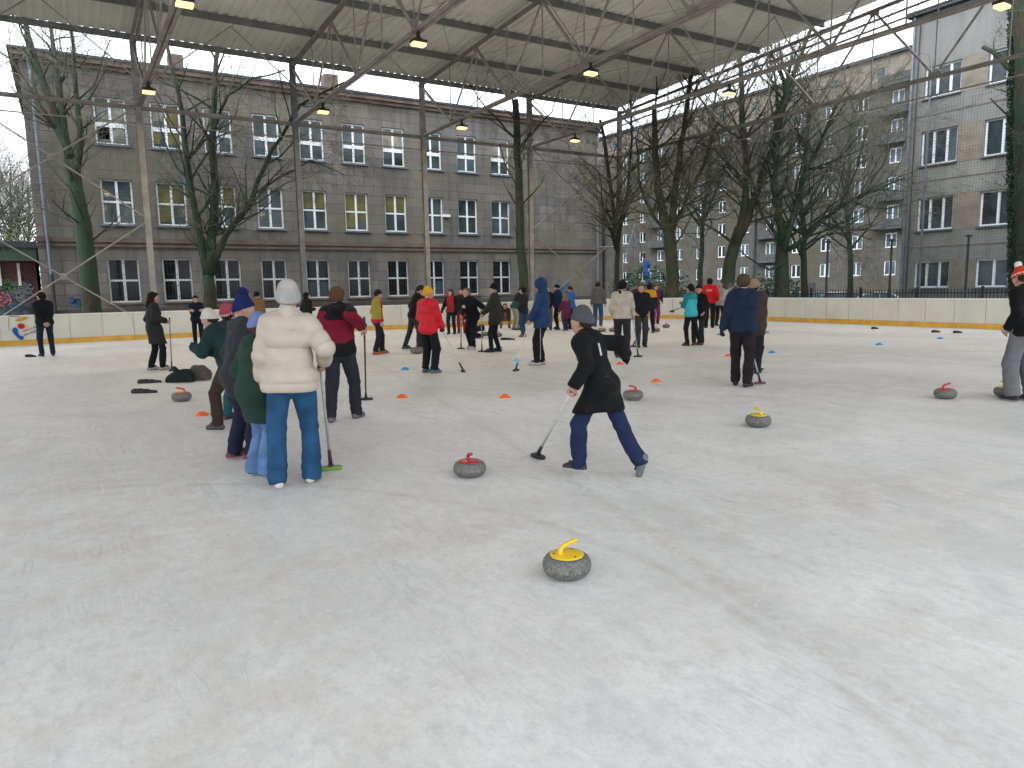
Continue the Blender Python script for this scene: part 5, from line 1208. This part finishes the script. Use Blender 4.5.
# mid field
rc = P_('person in a bright red hooded coat and yellow beanie sweeping to the right', 430, 373, 1.68, 42, jacket=(.62, .018, .028), hem=.80, jthick=.045, jkind='nylon', trousers=BLK, tw=1.15, cuff=True, shoes=(.03, .14, .15), sole=(.5, .12, .05), hat=dict(col=(.72, .36, .015), tall=.02), hood=(.62, .018, .028), gloves=(.12, .015, .05),
        feet=[(-.13, .0, -5), (.13, -.02, 15)], hands=[(-.18, .2, 1.0), ('p', 444, 333, .15)], head=(15, 6))
broom('white broom slanting right from the gloved hand of the red coat', (463, 372), rc['grips'][1], .08, shaft=(.65, .65, .65), along=unit(VR*.3 - VD))
yr = P_('man in a half mustard half red jacket with orange shoes standing sideways', 379, 354, 1.66, 78, jacket=(.42, .02, .03), hem=.84, jthick=.042, jkind='nylon', two=[((.33, .27, .02), lambda x, y, z, l, r: (y < .045) & (z > .03))], trousers=(.016, .017, .028), tw=1.15, cuff=True, shoes=(.42, .10, .03), hat=dict(col=(.014, .016, .035), tall=.0), hair=BRN,
        feet=[(-.13, .12, 0), (.12, -.12, 0)], hands=['pocket', None], head=(0, 18))
bb = P_('tall man in black with a dark cap bending his head over a stone', 415, 350, 1.80, 80, jacket=BLK, hem=.86, jthick=.04, trousers=(.03, .034, .042), tw=.95, shoes=(.07, .09, .12), hat=dict(col=(.02, .022, .02), tall=.0), hair=BRN, lean=12, feet=[(-.12, -.26, 0), (.14, .12, 0)], hands=['pocket', (.15, .34, .95)], head=(0, 28))
cm = P_('half hidden person in dark red with camouflage trousers behind the red coat', 421, 349, 1.70, 150, jacket=(.10, .02, .03), hem=.84, trousers=(.06, .065, .06), hair=BRN, shoes=(.05, .05, .07), hands=['pocket', 'pocket'])
rv = P_('person in a red vest with black sleeves and dark trousers near the far boards', 452, 334, 1.62, 200, jacket=(.36, .02, .03), hem=.86, jthick=.04, two=[(BLK, lambda x, y, z, l, r: l | r | (np.abs(x) > .15))], trousers=(.014, .016, .03), shoes=BLK, hair=BRN, longhair=True, gloves=BLK, hands=[None, (.32, .18, .95)], head=(10, 5))
rt_ = P_('person in red trousers standing between the vest wearer and the leaning man', 462, 333, 1.66, 190, jacket=(.03, .025, .03), hem=.86, trousers=(.36, .02, .03), tw=.95, shoes=BLK, hair=BRN, hands=['pocket', 'pocket'])
ll = P_('man in a black jacket with a white round badge leaning forward to the left', 472, 349, 1.76, 215, lean=27, pel=(0, -.08, -.03), jacket=BLK, hem=.86, jthick=.045, trousers=BLK, tw=.95, shoes=(.60, .52, .50), hair=(.16, .09, .05), feet=[(-.06, .0, 0), (.12, -.12, 0)], hands=[('p', 489, 312, -.2), ('p', 461, 315, -.3)], head=(0, -14),
        extra=[('chest_badge', (.62, .62, .62), [((.07, .155, .36), (.07, .155, .38), .04, .04)], .01, .011)])
broom('red shafted broom with a black pad held by the leaning man with the badge', (461, 349), ll['grips'][1], .30, shaft=(.30, .03, .05), along=VR)
og = P_('person in a dark olive coat with a wine red scarf and black beanie facing left', 496, 352, 1.74, -80, jacket=(.030, .032, .026), hem=.72, jthick=.045, trousers=BLK, tw=.92, shoes=BLK, scarf=(.16, .02, .03), hat=dict(col=BLK, tall=.03), hands=[('p', 483, 314, 0), 'pocket'], head=(0, 8), feet=[(-.1, .1, 0), (.1, -.06, 0)])
broom('thin grey broom upright in front of the olive coat', (482, 352), og['grips'][0], .12, shaft=(.32, .34, .33), along=VR)
kn = P_('small crouching person in navy beside the far stones', 479, 338, 1.45, -90, lean=62, pel=(0, -.10, -.52), jacket=(.014, .02, .05), hem=.9, jthick=.05, trousers=(.014, .02, .05), shoes=BLK, hair=BLK, hands=[(-.2, .42, .2), (.15, .45, .25)], feet=[(-.12, .05, 0), (.12, -.1, 0)], kneel=True, head=(0, 10))
cr = P_('brown haired person crouching low on the ice by the far boards', 505, 328, 1.62, 175, lean=42, pel=(0, -.18, -.50), jacket=(.05, .03, .025), hem=.9, jthick=.05, trousers=(.20, .16, .12), shoes=BLK, hair=BRN, longhair=True, hands=[(-.15, .45, .25), (.15, .45, .25)], feet=[(-.18, .08, -10), (.18, .08, 10)], kneel=True, head=(0, -15))
b1 = P_('person in a black and teal jacket with beige trousers stooping behind the blue hooded man', 515, 330, 1.70, 70, lean=22, jacket=(.02, .02, .022), hem=.84, jthick=.045, two=[((.02, .09, .085), lambda x, y, z, l, r: (~l & ~r & (z < .22)))], trousers=(.30, .27, .23), shoes=(.06, .02, .02), hat=dict(col=BLK, tall=.0), hands=[(-.1, .38, .85), (.2, .35, .8)], gloves=(.35, .02, .02), head=(0, 20))
b2 = P_('person in slate blue trousers almost hidden behind the blue hooded man', 524, 337, 1.66, -60, jacket=(.018, .02, .024), hem=.8, trousers=(.03, .06, .10), tw=.95, shoes=(.22, .14, .11), hair=BLK, hands=['pocket', (.2, .25, 1.0)])
bl = P_('tall man in a royal blue hooded jacket with the hood up sweeping towards the left', 543, 365, 1.82, -78, jacket=(.014, .042, .12), hem=.78, jthick=.05, jkind='nylon', trousers=(.014, .013, .016), tw=1.0, shoes=(.42, .42, .42), sole=(.38, .32, .15), hoodup=(.014, .042, .12), hair=BRN, feet=[(-.1, .10, 5), (.1, .04, 0)], hands=[('p', 530, 320, -.12), ('p', 533, 312, .10)], head=(0, 14),
        extra=[('side_stripe', (.6, .6, .6), [((-.205, .0, -.16), (-.19, .01, -.80), .006, .006)], .004, .008)])
broom('white broom with a pale blue tie used by the blue hooded man', (516, 371), bl['grips'][0], .05, shaft=(.66, .66, .66), along=unit(VR*.6 + VD), wrap=(.25, .55, .66))
f1 = P_('bareheaded man in a black jacket just behind the shoulder of the blue hooded man', 548, 330, 1.68, 170, jacket=BLK, hem=.82, trousers=(.10, .10, .11), shoes=BLK, hair=(.16, .10, .06), hands=['pocket', (.12, .26, 1.08)], head=(15, 0))
f2 = P_('man in a navy quilted jacket and navy beanie looking left at the far end', 558, 329, 1.74, -70, jacket=(.014, .026, .07), hem=.84, jthick=.055, puff=True, trousers=BLK, tw=.95, shoes=BLK, hat=dict(col=(.012, .012, .035), tall=.0), hands=[(-.08, .30, 1.08), (.12, .30, 1.1)], head=(0, 12))
f3 = P_('small child in a maroon coat in front of the far bright blue jacket', 566, 331, 1.32, -40, jacket=(.11, .025, .055), hem=.62, jthick=.05, trousers=(.03, .03, .06), shoes=(.3, .28, .3), hair=(.25, .12, .06), longhair=True, hands=[(-.2, .3, .95), None])
f4 = P_('person in a bright blue jacket and wine beanie holding a long white stick', 571, 329, 1.66, -60, jacket=(.02, .12, .40), hem=.84, jthick=.045, jkind='nylon', trousers=BLK, tw=.95, shoes=BLK, hat=dict(col=(.08, .01, .02), tall=.0), hands=[('p', 565, 303, -.2), (.1, .3, 1.0)], head=(0, 10))
broom('long white broom leaned by the bright blue jacket at the far end', (558, 330), f4['grips'][0], .30, shaft=(.62, .60, .60), along=VR)
gj = P_('man in a grey pullover and blue jeans with his back turned by the far boards', 598, 327, 1.83, 5, jacket=(.12, .115, .11), hem=.90, jthick=.035, jkind='knit', trousers=(.035, .085, .17), tkind='denim', tw=1.1, shoes=(.03, .03, .05), hair=(.03, .02, .018), hands=[None, (.30, -.02, .86)], head=(0, 5))
wj = P_('person in a cream sweater and black beanie seen from behind', 622, 358, 1.76, 8, jacket=(.52, .45, .37), hem=.90, jthick=.04, jkind='fluff', trousers=(.030, .028, .034), tw=1.08, shoes=(.05, .04, .05), hat=dict(col=BLK, tall=.0), hair=BLK, longhair=False, feet=[(-.13, .12, 0), (.10, -.06, 5)], hands=[(-.22, .14, .95), ('p', 634, 318, .25)], head=(5, 8), scarf=BLK)
broom('grey broom with a flat black pad in front of the cream sweater', (638, 357), wj['grips'][1], .05, shaft=(.45, .46, .47), along=VR)
pb = P_('ruddy faced man in a black jacket half hidden by the cream sweater', 641, 347, 1.69, 165, jacket=(.014, .014, .018), hem=.82, jthick=.05, trousers=(.045, .045, .05), tw=1.1, shoes=BLK, hair=(.10, .04, .03), hands=['pocket', 'pocket'], head=(20, 0))
broom('black broom lying low between the cream sweater and the ruddy man', (633, 347), pb['grips'][0], .0, shaft=(.05, .05, .05), along=VR)
ye = P_('person with a mustard yellow hood over black clothes near the stones', 649, 333, 1.70, -15, jacket=(.016, .016, .02), hem=.84, jthick=.055, two=[((.62, .30, .015), lambda x, y, z, l, r: z > .34)], trousers=BLK, shoes=(.16, .13, .12), hood=(.62, .30, .015), hair=BLK, hat=dict(col=BLK, tall=.0), hands=['pocket', None], feet=[(-.12, .1, 0), (.14, -.06, 0)])
pu = P_('person in magenta purple trousers and a dark jacket near the yellow hood', 655.5, 324, 1.66, 160, jacket=(.13, .02, .09), hem=.86, jthick=.035, two=[((.014, .02, .035), lambda x, y, z, l, r: l | r)], trousers=(.20, .02, .16), tw=1.15, shoes=(.15, .02, .12), hair=BRN, hands=[(-.28, .1, 1.0), None])
tq = P_('person in a turquoise jacket with folded arms and crossed legs', 690, 346, 1.64, -55, jacket=(.05, .42, .50), hem=.84, jthick=.045, jkind='nylon', two=[((.01, .20, .22), lambda x, y, z, l, r: l | (z > .40))], trousers=BLK, tw=.95, shoes=(.12, .03, .035), hood=(.02, .30, .33), hat=dict(col=BLK, tall=.02), hair=BLK, hands=['cross', 'cross'], feet=[(-.02, .08, 0), (.14, -.26, 0)], head=(0, 5))
bt = P_('person in a black coat and black beanie facing the camera beside the turquoise jacket', 698, 345, 1.62, 195, jacket=BLK, hem=.76, jthick=.045, trousers=(.03, .03, .035), shoes=(.12, .04, .04), hat=dict(col=BLK, tall=.01), hair=BRN, hands=['pocket', 'pocket'])
rj = P_('broad person in a bright red jacket with white lettering seen from behind', 709, 328, 1.86, 10, jacket=(.58, .015, .02), hem=.88, jthick=.06, shoulders=1.1, trousers=(.014, .013, .016), tw=1.15, shoes=BLK, hat=dict(col=BLK, tall=.0), hair=BRN, hands=[(-.25, .12, 1.0), (.25, .12, 1.0)],
        extra=[('white_lettering', (.75, .72, .72), [((-.09 + .045*k, -.178, .42), (-.07 + .045*k, -.180, .425), .011, .011) for k in range(5)], .002, .008), ('white_lettering', (.75, .72, .72), [((-.07 + .045*k, -.183, .375), (-.055 + .045*k, -.185, .38), .009, .009) for k in range(4)], .002, .008),
               ('sleeve_stripe', (.75, .72, .72), [((-.255, -.02, .34), (-.285, .0, .16), .018, .018)], .002, .012)])
g1 = P_('person in a pale grey coat right beside the red jacket with lettering', 719, 326, 1.70, 30, jacket=(.30, .28, .26), hem=.84, jthick=.05, trousers=BLK, shoes=(.02, .02, .04), hat=dict(col=(.28, .26, .25), tall=.0), hands=['pocket', None])
g2 = P_('person in a light grey jacket glimpsed behind the navy sweatshirt', 729, 329, 1.66, 20, jacket=(.36, .35, .34), hem=.84, jthick=.05, trousers=(.04, .04, .05), shoes=BLK, hat=dict(col=(.10, .11, .13), tall=.0), hands=['pocket', 'pocket'])
# left field
m1 = P_('man in a black jacket standing at the left boards with hands behind his back', 48, 356, 1.76, -12, jacket=(.010, .011, .014), hem=.84, jthick=.05, trousers=(.014, .022, .045), tw=.98, shoes=BLK, hair=(.02, .015, .012), hands=['back', 'back'], head=(-25, 8), feet=[(-.13, .02, -10), (.13, .02, 10)])
w1 = P_('woman in a long dark grey coat and beige boots leaning on a broom', 158, 370, 1.70, 78, jacket=(.026, .025, .028), hem=.60, jthick=.042, trousers=(.010, .011, .016), tw=.92, shoes=(.36, .30, .24), hair=(.022, .014, .010), longhair=True, hands=['pocket', ('p', 166, 321, -.05)], head=(8, 12), feet=[(-.1, -.12, 0), (.1, .08, 5)])
broom('grey broom held by the woman in the long dark coat', (172, 371), w1['grips'][1], .04, shaft=(.20, .20, .20), along=VD)
c1 = P_('small figure in dark navy with folded arms facing the camera by the left boards', 199, 345, 1.57, 178, jacket=(.010, .013, .028), hem=.84, jthick=.04, trousers=(.008, .010, .018), tw=1.0, shoes=BLK, hat=dict(col=BLK, tall=.0), hands=['cross', 'cross'], head=(0, 0))
t1 = P_('person in a tan jacket and black beanie seen above the near group', 260, 344, 1.66, 30, jacket=(.22, .12, .055), hem=.84, jthick=.05, trousers=BLK, shoes=BLK, hat=dict(col=BLK, tall=.0), hands=['pocket', 'pocket'])
d1 = P_('dark haired person in black seen between the cream coat and the maroon jacket', 309, 341, 1.62, 60, jacket=BLK, hem=.80, jthick=.045, trousers=BLK, shoes=BLK, hair=BLK, longhair=True, hands=['pocket', (.15, .2, 1.15)])
# ================================================================ STONES, CONES, SHOES
def stone(px, py, col, label, yaw=0.0, r=.145, second=None):
    g = G(px, py); o = tag(empty('curling_stone', (g[0], g[1], 0), yaw), label, 'curling stone', 'curling stones on the ice')
    o.location = Vector((g[0], g[1], 0)) + Vector(unit([g[0], g[1], 0]))*.10
    k = r/.145
    pf = [(.062, .000), (.074, .003), (.106, .012), (.129, .028), (.140, .047), (.1448, .066), (.145, .074), (.1443, .086), (.139, .106), (.128, .122), (.114, .131), (.104, .134), (.100, .132)]
    MB().lathe([(a*k, b*k) for a, b in pf], 40).build('stone_body', M['granite'], o, True)
    MB().lathe([(a*k + .0012, b*k) for a, b in ((.1400, .047), (.1448, .066), (.145, .074), (.1443, .086), (.1400, .103))], 40).build('striking_band', M['band'], o, True)
    m_ = mat('handle_plastic', col, .3, .06, 20, .05, 60, spec=.5, dist=.001)
    h = MB(); h.lathe([(.101*k, .1325*k), (.103*k, .137*k), (.094*k, .142*k), (.055*k, .147*k), (.03*k, .150*k)], 32)
    path = [(-.040, .0, .142), (-.046, 0, .158), (-.042, 0, .176), (-.026, 0, .190), (-.002, 0, .198), (.034, 0, .206), (.064, 0, .212), (.076, 0, .213)]
    hb = h.build('handle_cap', m_, o, True)
    g_ = MB(); g_.tube([(a*k, b*k, c*k) for a, b, c in path], [.020*k, .017*k, .015*k, .014*k, .0135*k, .0135*k, .013*k, .009*k], 12); g_.build('handle', m_, o, True)
    b_ = MB()
    for a in (0.6, 2.7, 4.8): b_.lathe([(.008*k, .138*k), (.008*k, .1455*k)], 8, (math.cos(a)*.078*k, math.sin(a)*.078*k, 0))
    b_.build('bolt', M['iron'], o)
    if second:
        q = MB(); q.lathe([(.062*k, .140*k), (.060*k, .149*k), (.03*k, .154*k)], 24); q.build('cap_disc', mat('cap_insert', second, .35, .05, 20, 0), o, True)
    return o
va = math.atan2(VD[1], VD[0])
YEL, RED = (.72, .46, .012), (.42, .014, .03)
stone(567, 583, YEL, 'large looking curling stone with a yellow handle, nearest to the camera', va + math.radians(300), r=.139)
stone(470, 479, RED, 'red handled curling stone on the open ice left of the striding child', va - math.radians(160))
stone(633, 401, RED, 'red handled curling stone just right of the striding child near an orange cone', va + math.radians(110))
stone(758, 428, YEL, 'yellow handled curling stone alone in front of the navy sweatshirt man', va + math.radians(20))
stone(945, 399.5, RED, 'red handled curling stone on open ice closest to the man in the red bobble hat', va - math.radians(80))
stone(1005, 397.5, YEL, 'yellow handled curling stone touching the grey joggers at the right edge', va + math.radians(60))
stone(182, 402, (.42, .06, .02), 'curling stone with a red and yellow cap left of the near group', va + math.radians(120), second=(.70, .42, .02))
stone(417, 354, (.24, .05, .05), 'stone with a dull red cap at the feet of the tall man in black', va, r=.17)
stone(475, 338, YEL, 'far stone by the crouching navy figure', va + 1)
stone(485, 336, (.4, .3, .1), 'tan capped far stone behind the leaning man', va + .4)
stone(498, 337, (.30, .10, .05), 'far stone right of the olive coat', va + 2)
stone(602, 332, YEL, 'yellow capped stone at the feet of the man in blue jeans', va + 1.2)
stone(613, 332, (.45, .15, .15), 'reddish far stone left of the cream sweater', va + .2)
stone(646, 331, (.40, .12, .12), 'far stone between the legs of the yellow hooded person', va + 2.2)
stone(656, 332, (.40, .30, .05), 'olive yellow far stone right of the yellow hooded person', va + .9)
stone(666, 328, RED, 'grey far stone farthest right in the cluster by the purple trousers', va + .1)
def cone(px, py, col, label, grp, r=.095):
    g = G(px, py); o = empty('marker_cone', (g[0], g[1], 0)); o.location = Vector((g[0], g[1], 0)) + Vector(unit([g[0], g[1], 0]))*.06
    n = 28; pf = [(r, .0), (r, .004), (r*.86, .014), (r*.40, .048), (r*.34, .050), (r*.34, .046), (r*.80, .010)]
    vs = []; fs = []
    for a, z in pf:
        for k in range(n): t = 2*math.pi*k/n; vs.append((a*math.cos(t), a*math.sin(t), z))
    for i in range(len(pf)-1):
        for k in range(n): fs.append((i*n + k, i*n + (k+1) % n, (i+1)*n + (k+1) % n, (i+1)*n + k))
    bpy.data.objects.remove(o)
    c = mesh_obj('marker_cone', vs, fs, mat('cone_plastic', col, .45, .08, 8, 0), None, True); c.location = Vector((g[0], g[1], .0)) + Vector(unit([g[0], g[1], 0]))*.06
    return tag(c, label, 'cone', grp)
OR, BU = (.85, .13, .02), (.015, .22, .58); go, gb = 'orange marker cones', 'blue marker cones'
cone(202, 416, OR, 'orange disc cone beside the brown trouser leg of the crouched person', go)
cone(402, 398, OR, 'orange disc cone right of the dark broom pad of the maroon jacket man', go)
cone(505, 398, OR, 'orange disc cone alone on the ice left of the striding child', go)
cone(620, 364.5, OR, 'orange disc cone between the striding child and the cream sweater', go)
cone(656, 382, OR, 'orange disc cone above the red handled stone right of the child', go)
cone(728, 356.5, OR, 'orange disc cone touching the left leg of the navy sweatshirt man', go)
cone(405, 370, BU, 'blue disc cone left of the red coat', gb); cone(500, 348.5, BU, 'blue disc cone right of the olive coat boots', gb)
cone(517, 361, (.12, .50, .65), 'pale blue disc cone behind the broom of the blue hooded man', gb)
cone(719, 335, BU, 'blue disc cone below the pale grey coat', gb); cone(767, 333, (.02, .16, .35), 'dull blue disc cone right of the brown coat at the far side', gb)
cone(772, 353, BU, 'blue disc cone right of the brown coat on the nearer side', gb); cone(879, 345, BU, 'blue disc cone in the empty ice below the silver car', gb)
cone(940, 339, BU, 'blue disc cone nearest the boards under the grey block', gb); cone(147, 361.5, (.62, .62, .25), 'faint yellow disc cone left of the beige boots', 'yellow marker cone', .07)
def slider(px, py, yaw, label, L=.30, upright=False):
    g = G(px, py); c = np.array([g[0], g[1], 0]); d = np.array([math.cos(yaw), math.sin(yaw), 0])
    f_, lo, hi = blob([(-d*L/2 + [0, 0, .03], d*L*.1 + [0, 0, .028], .045, .04), (d*L*.1 + [0, 0, .02], d*L/2 + [0, 0, .015], .042, .03), (-d*L*.4 + [0, 0, .05], -d*L*.2 + [0, 0, .06], .035, .03)], .03)
    V, Q = mesh_sdf(lambda P: np.maximum(np.maximum(f_(P), -P[:, 2]), -(cone_d(P, -d*L*.36 + np.array([0, 0, .09]), -d*L*.2 + np.array([0, 0, .1]), .028, .028))), lo, hi, .009); o = fast_mesh('overshoe', V, Q, fab((.015, .014, .015), 'leather'), None)
    o.location = Vector((g[0], g[1], 0)); return tag(o, label, 'shoe', 'loose black overshoes on the ice')
slider(150, 383, va - 1.2, 'black overshoe lying behind, nearer the woman with beige boots', .34); slider(145, 393, va - 1.5, 'flat black overshoe lying nearest the near left group', .36)
slider(31, 357, va - 1.5, 'small black overshoe near the man at the left boards', .22); slider(508, 340, va - 1.5, 'flat dark overshoe near the far stones', .40)
slider(875, 329, va - 1.5, 'small dark overshoe by the right boards above a blue cone', .20); slider(936, 332.5, va - 1.4, 'dark overshoe at the foot of the right boards', .24); slider(958, 333, va - 1.5, 'flat dark overshoe rightmost along the right boards', .24)
def lump(name, px, py, prims, col, label, cat, seed):
    g = G(px, py); f_, lo, hi = blob(prims, .05); w_ = wrinkle(seed, .012, (12, 40)); V, Q = mesh_sdf(lambda P: np.maximum(f_(P) + w_(P), -P[:, 2]), lo, hi, .014)
    o = fast_mesh(name, V, Q, fab(col), None); o.location = Vector((g[0], g[1], 0)); o.rotation_euler = (0, 0, va - math.pi/2); return tag(o, label, cat)
lump('gym_bag', 182, 382, [((-.18, 0, .07), (.12, 0, .08), .10, .11), ((-.08, .02, .16), (-.13, .02, .26), .07, .03), ((.05, 0, .16), (.15, 0, .18), .06, .04), ((-.20, -.02, .05), (.2, -.04, .04), .06, .05)], (.014, .022, .020), 'slumped black bag on the ice beside the reaching person', 'bag', 3)
lump('grey_backpack', 198, 380, [((-.10, 0, .08), (.14, 0, .09), .11, .12), ((-.05, .02, .2), (.08, .02, .24), .08, .06)], (.10, .085, .075), 'grey brown bag lying next to the slumped black bag', 'bag', 8)
bm = tag(empty('wall_broom', (0, 0, 0)), 'small dark broom head propped against the far boards right of the purple trousers', 'broom')
q0 = G(672, 320.5); mb = MB(); mb.tube([(q0[0], q0[1], .45), (q0[0] + .35, q0[1] - .3, .62)], .02, 6); mb.build('shaft', M['iron'], bm); mb = MB(); mb.box((q0[0] - .12, q0[1] - .06, .38), (q0[0] + .08, q0[1] + .02, .48)); mb.build('brush_pad', M['iron'], bm)
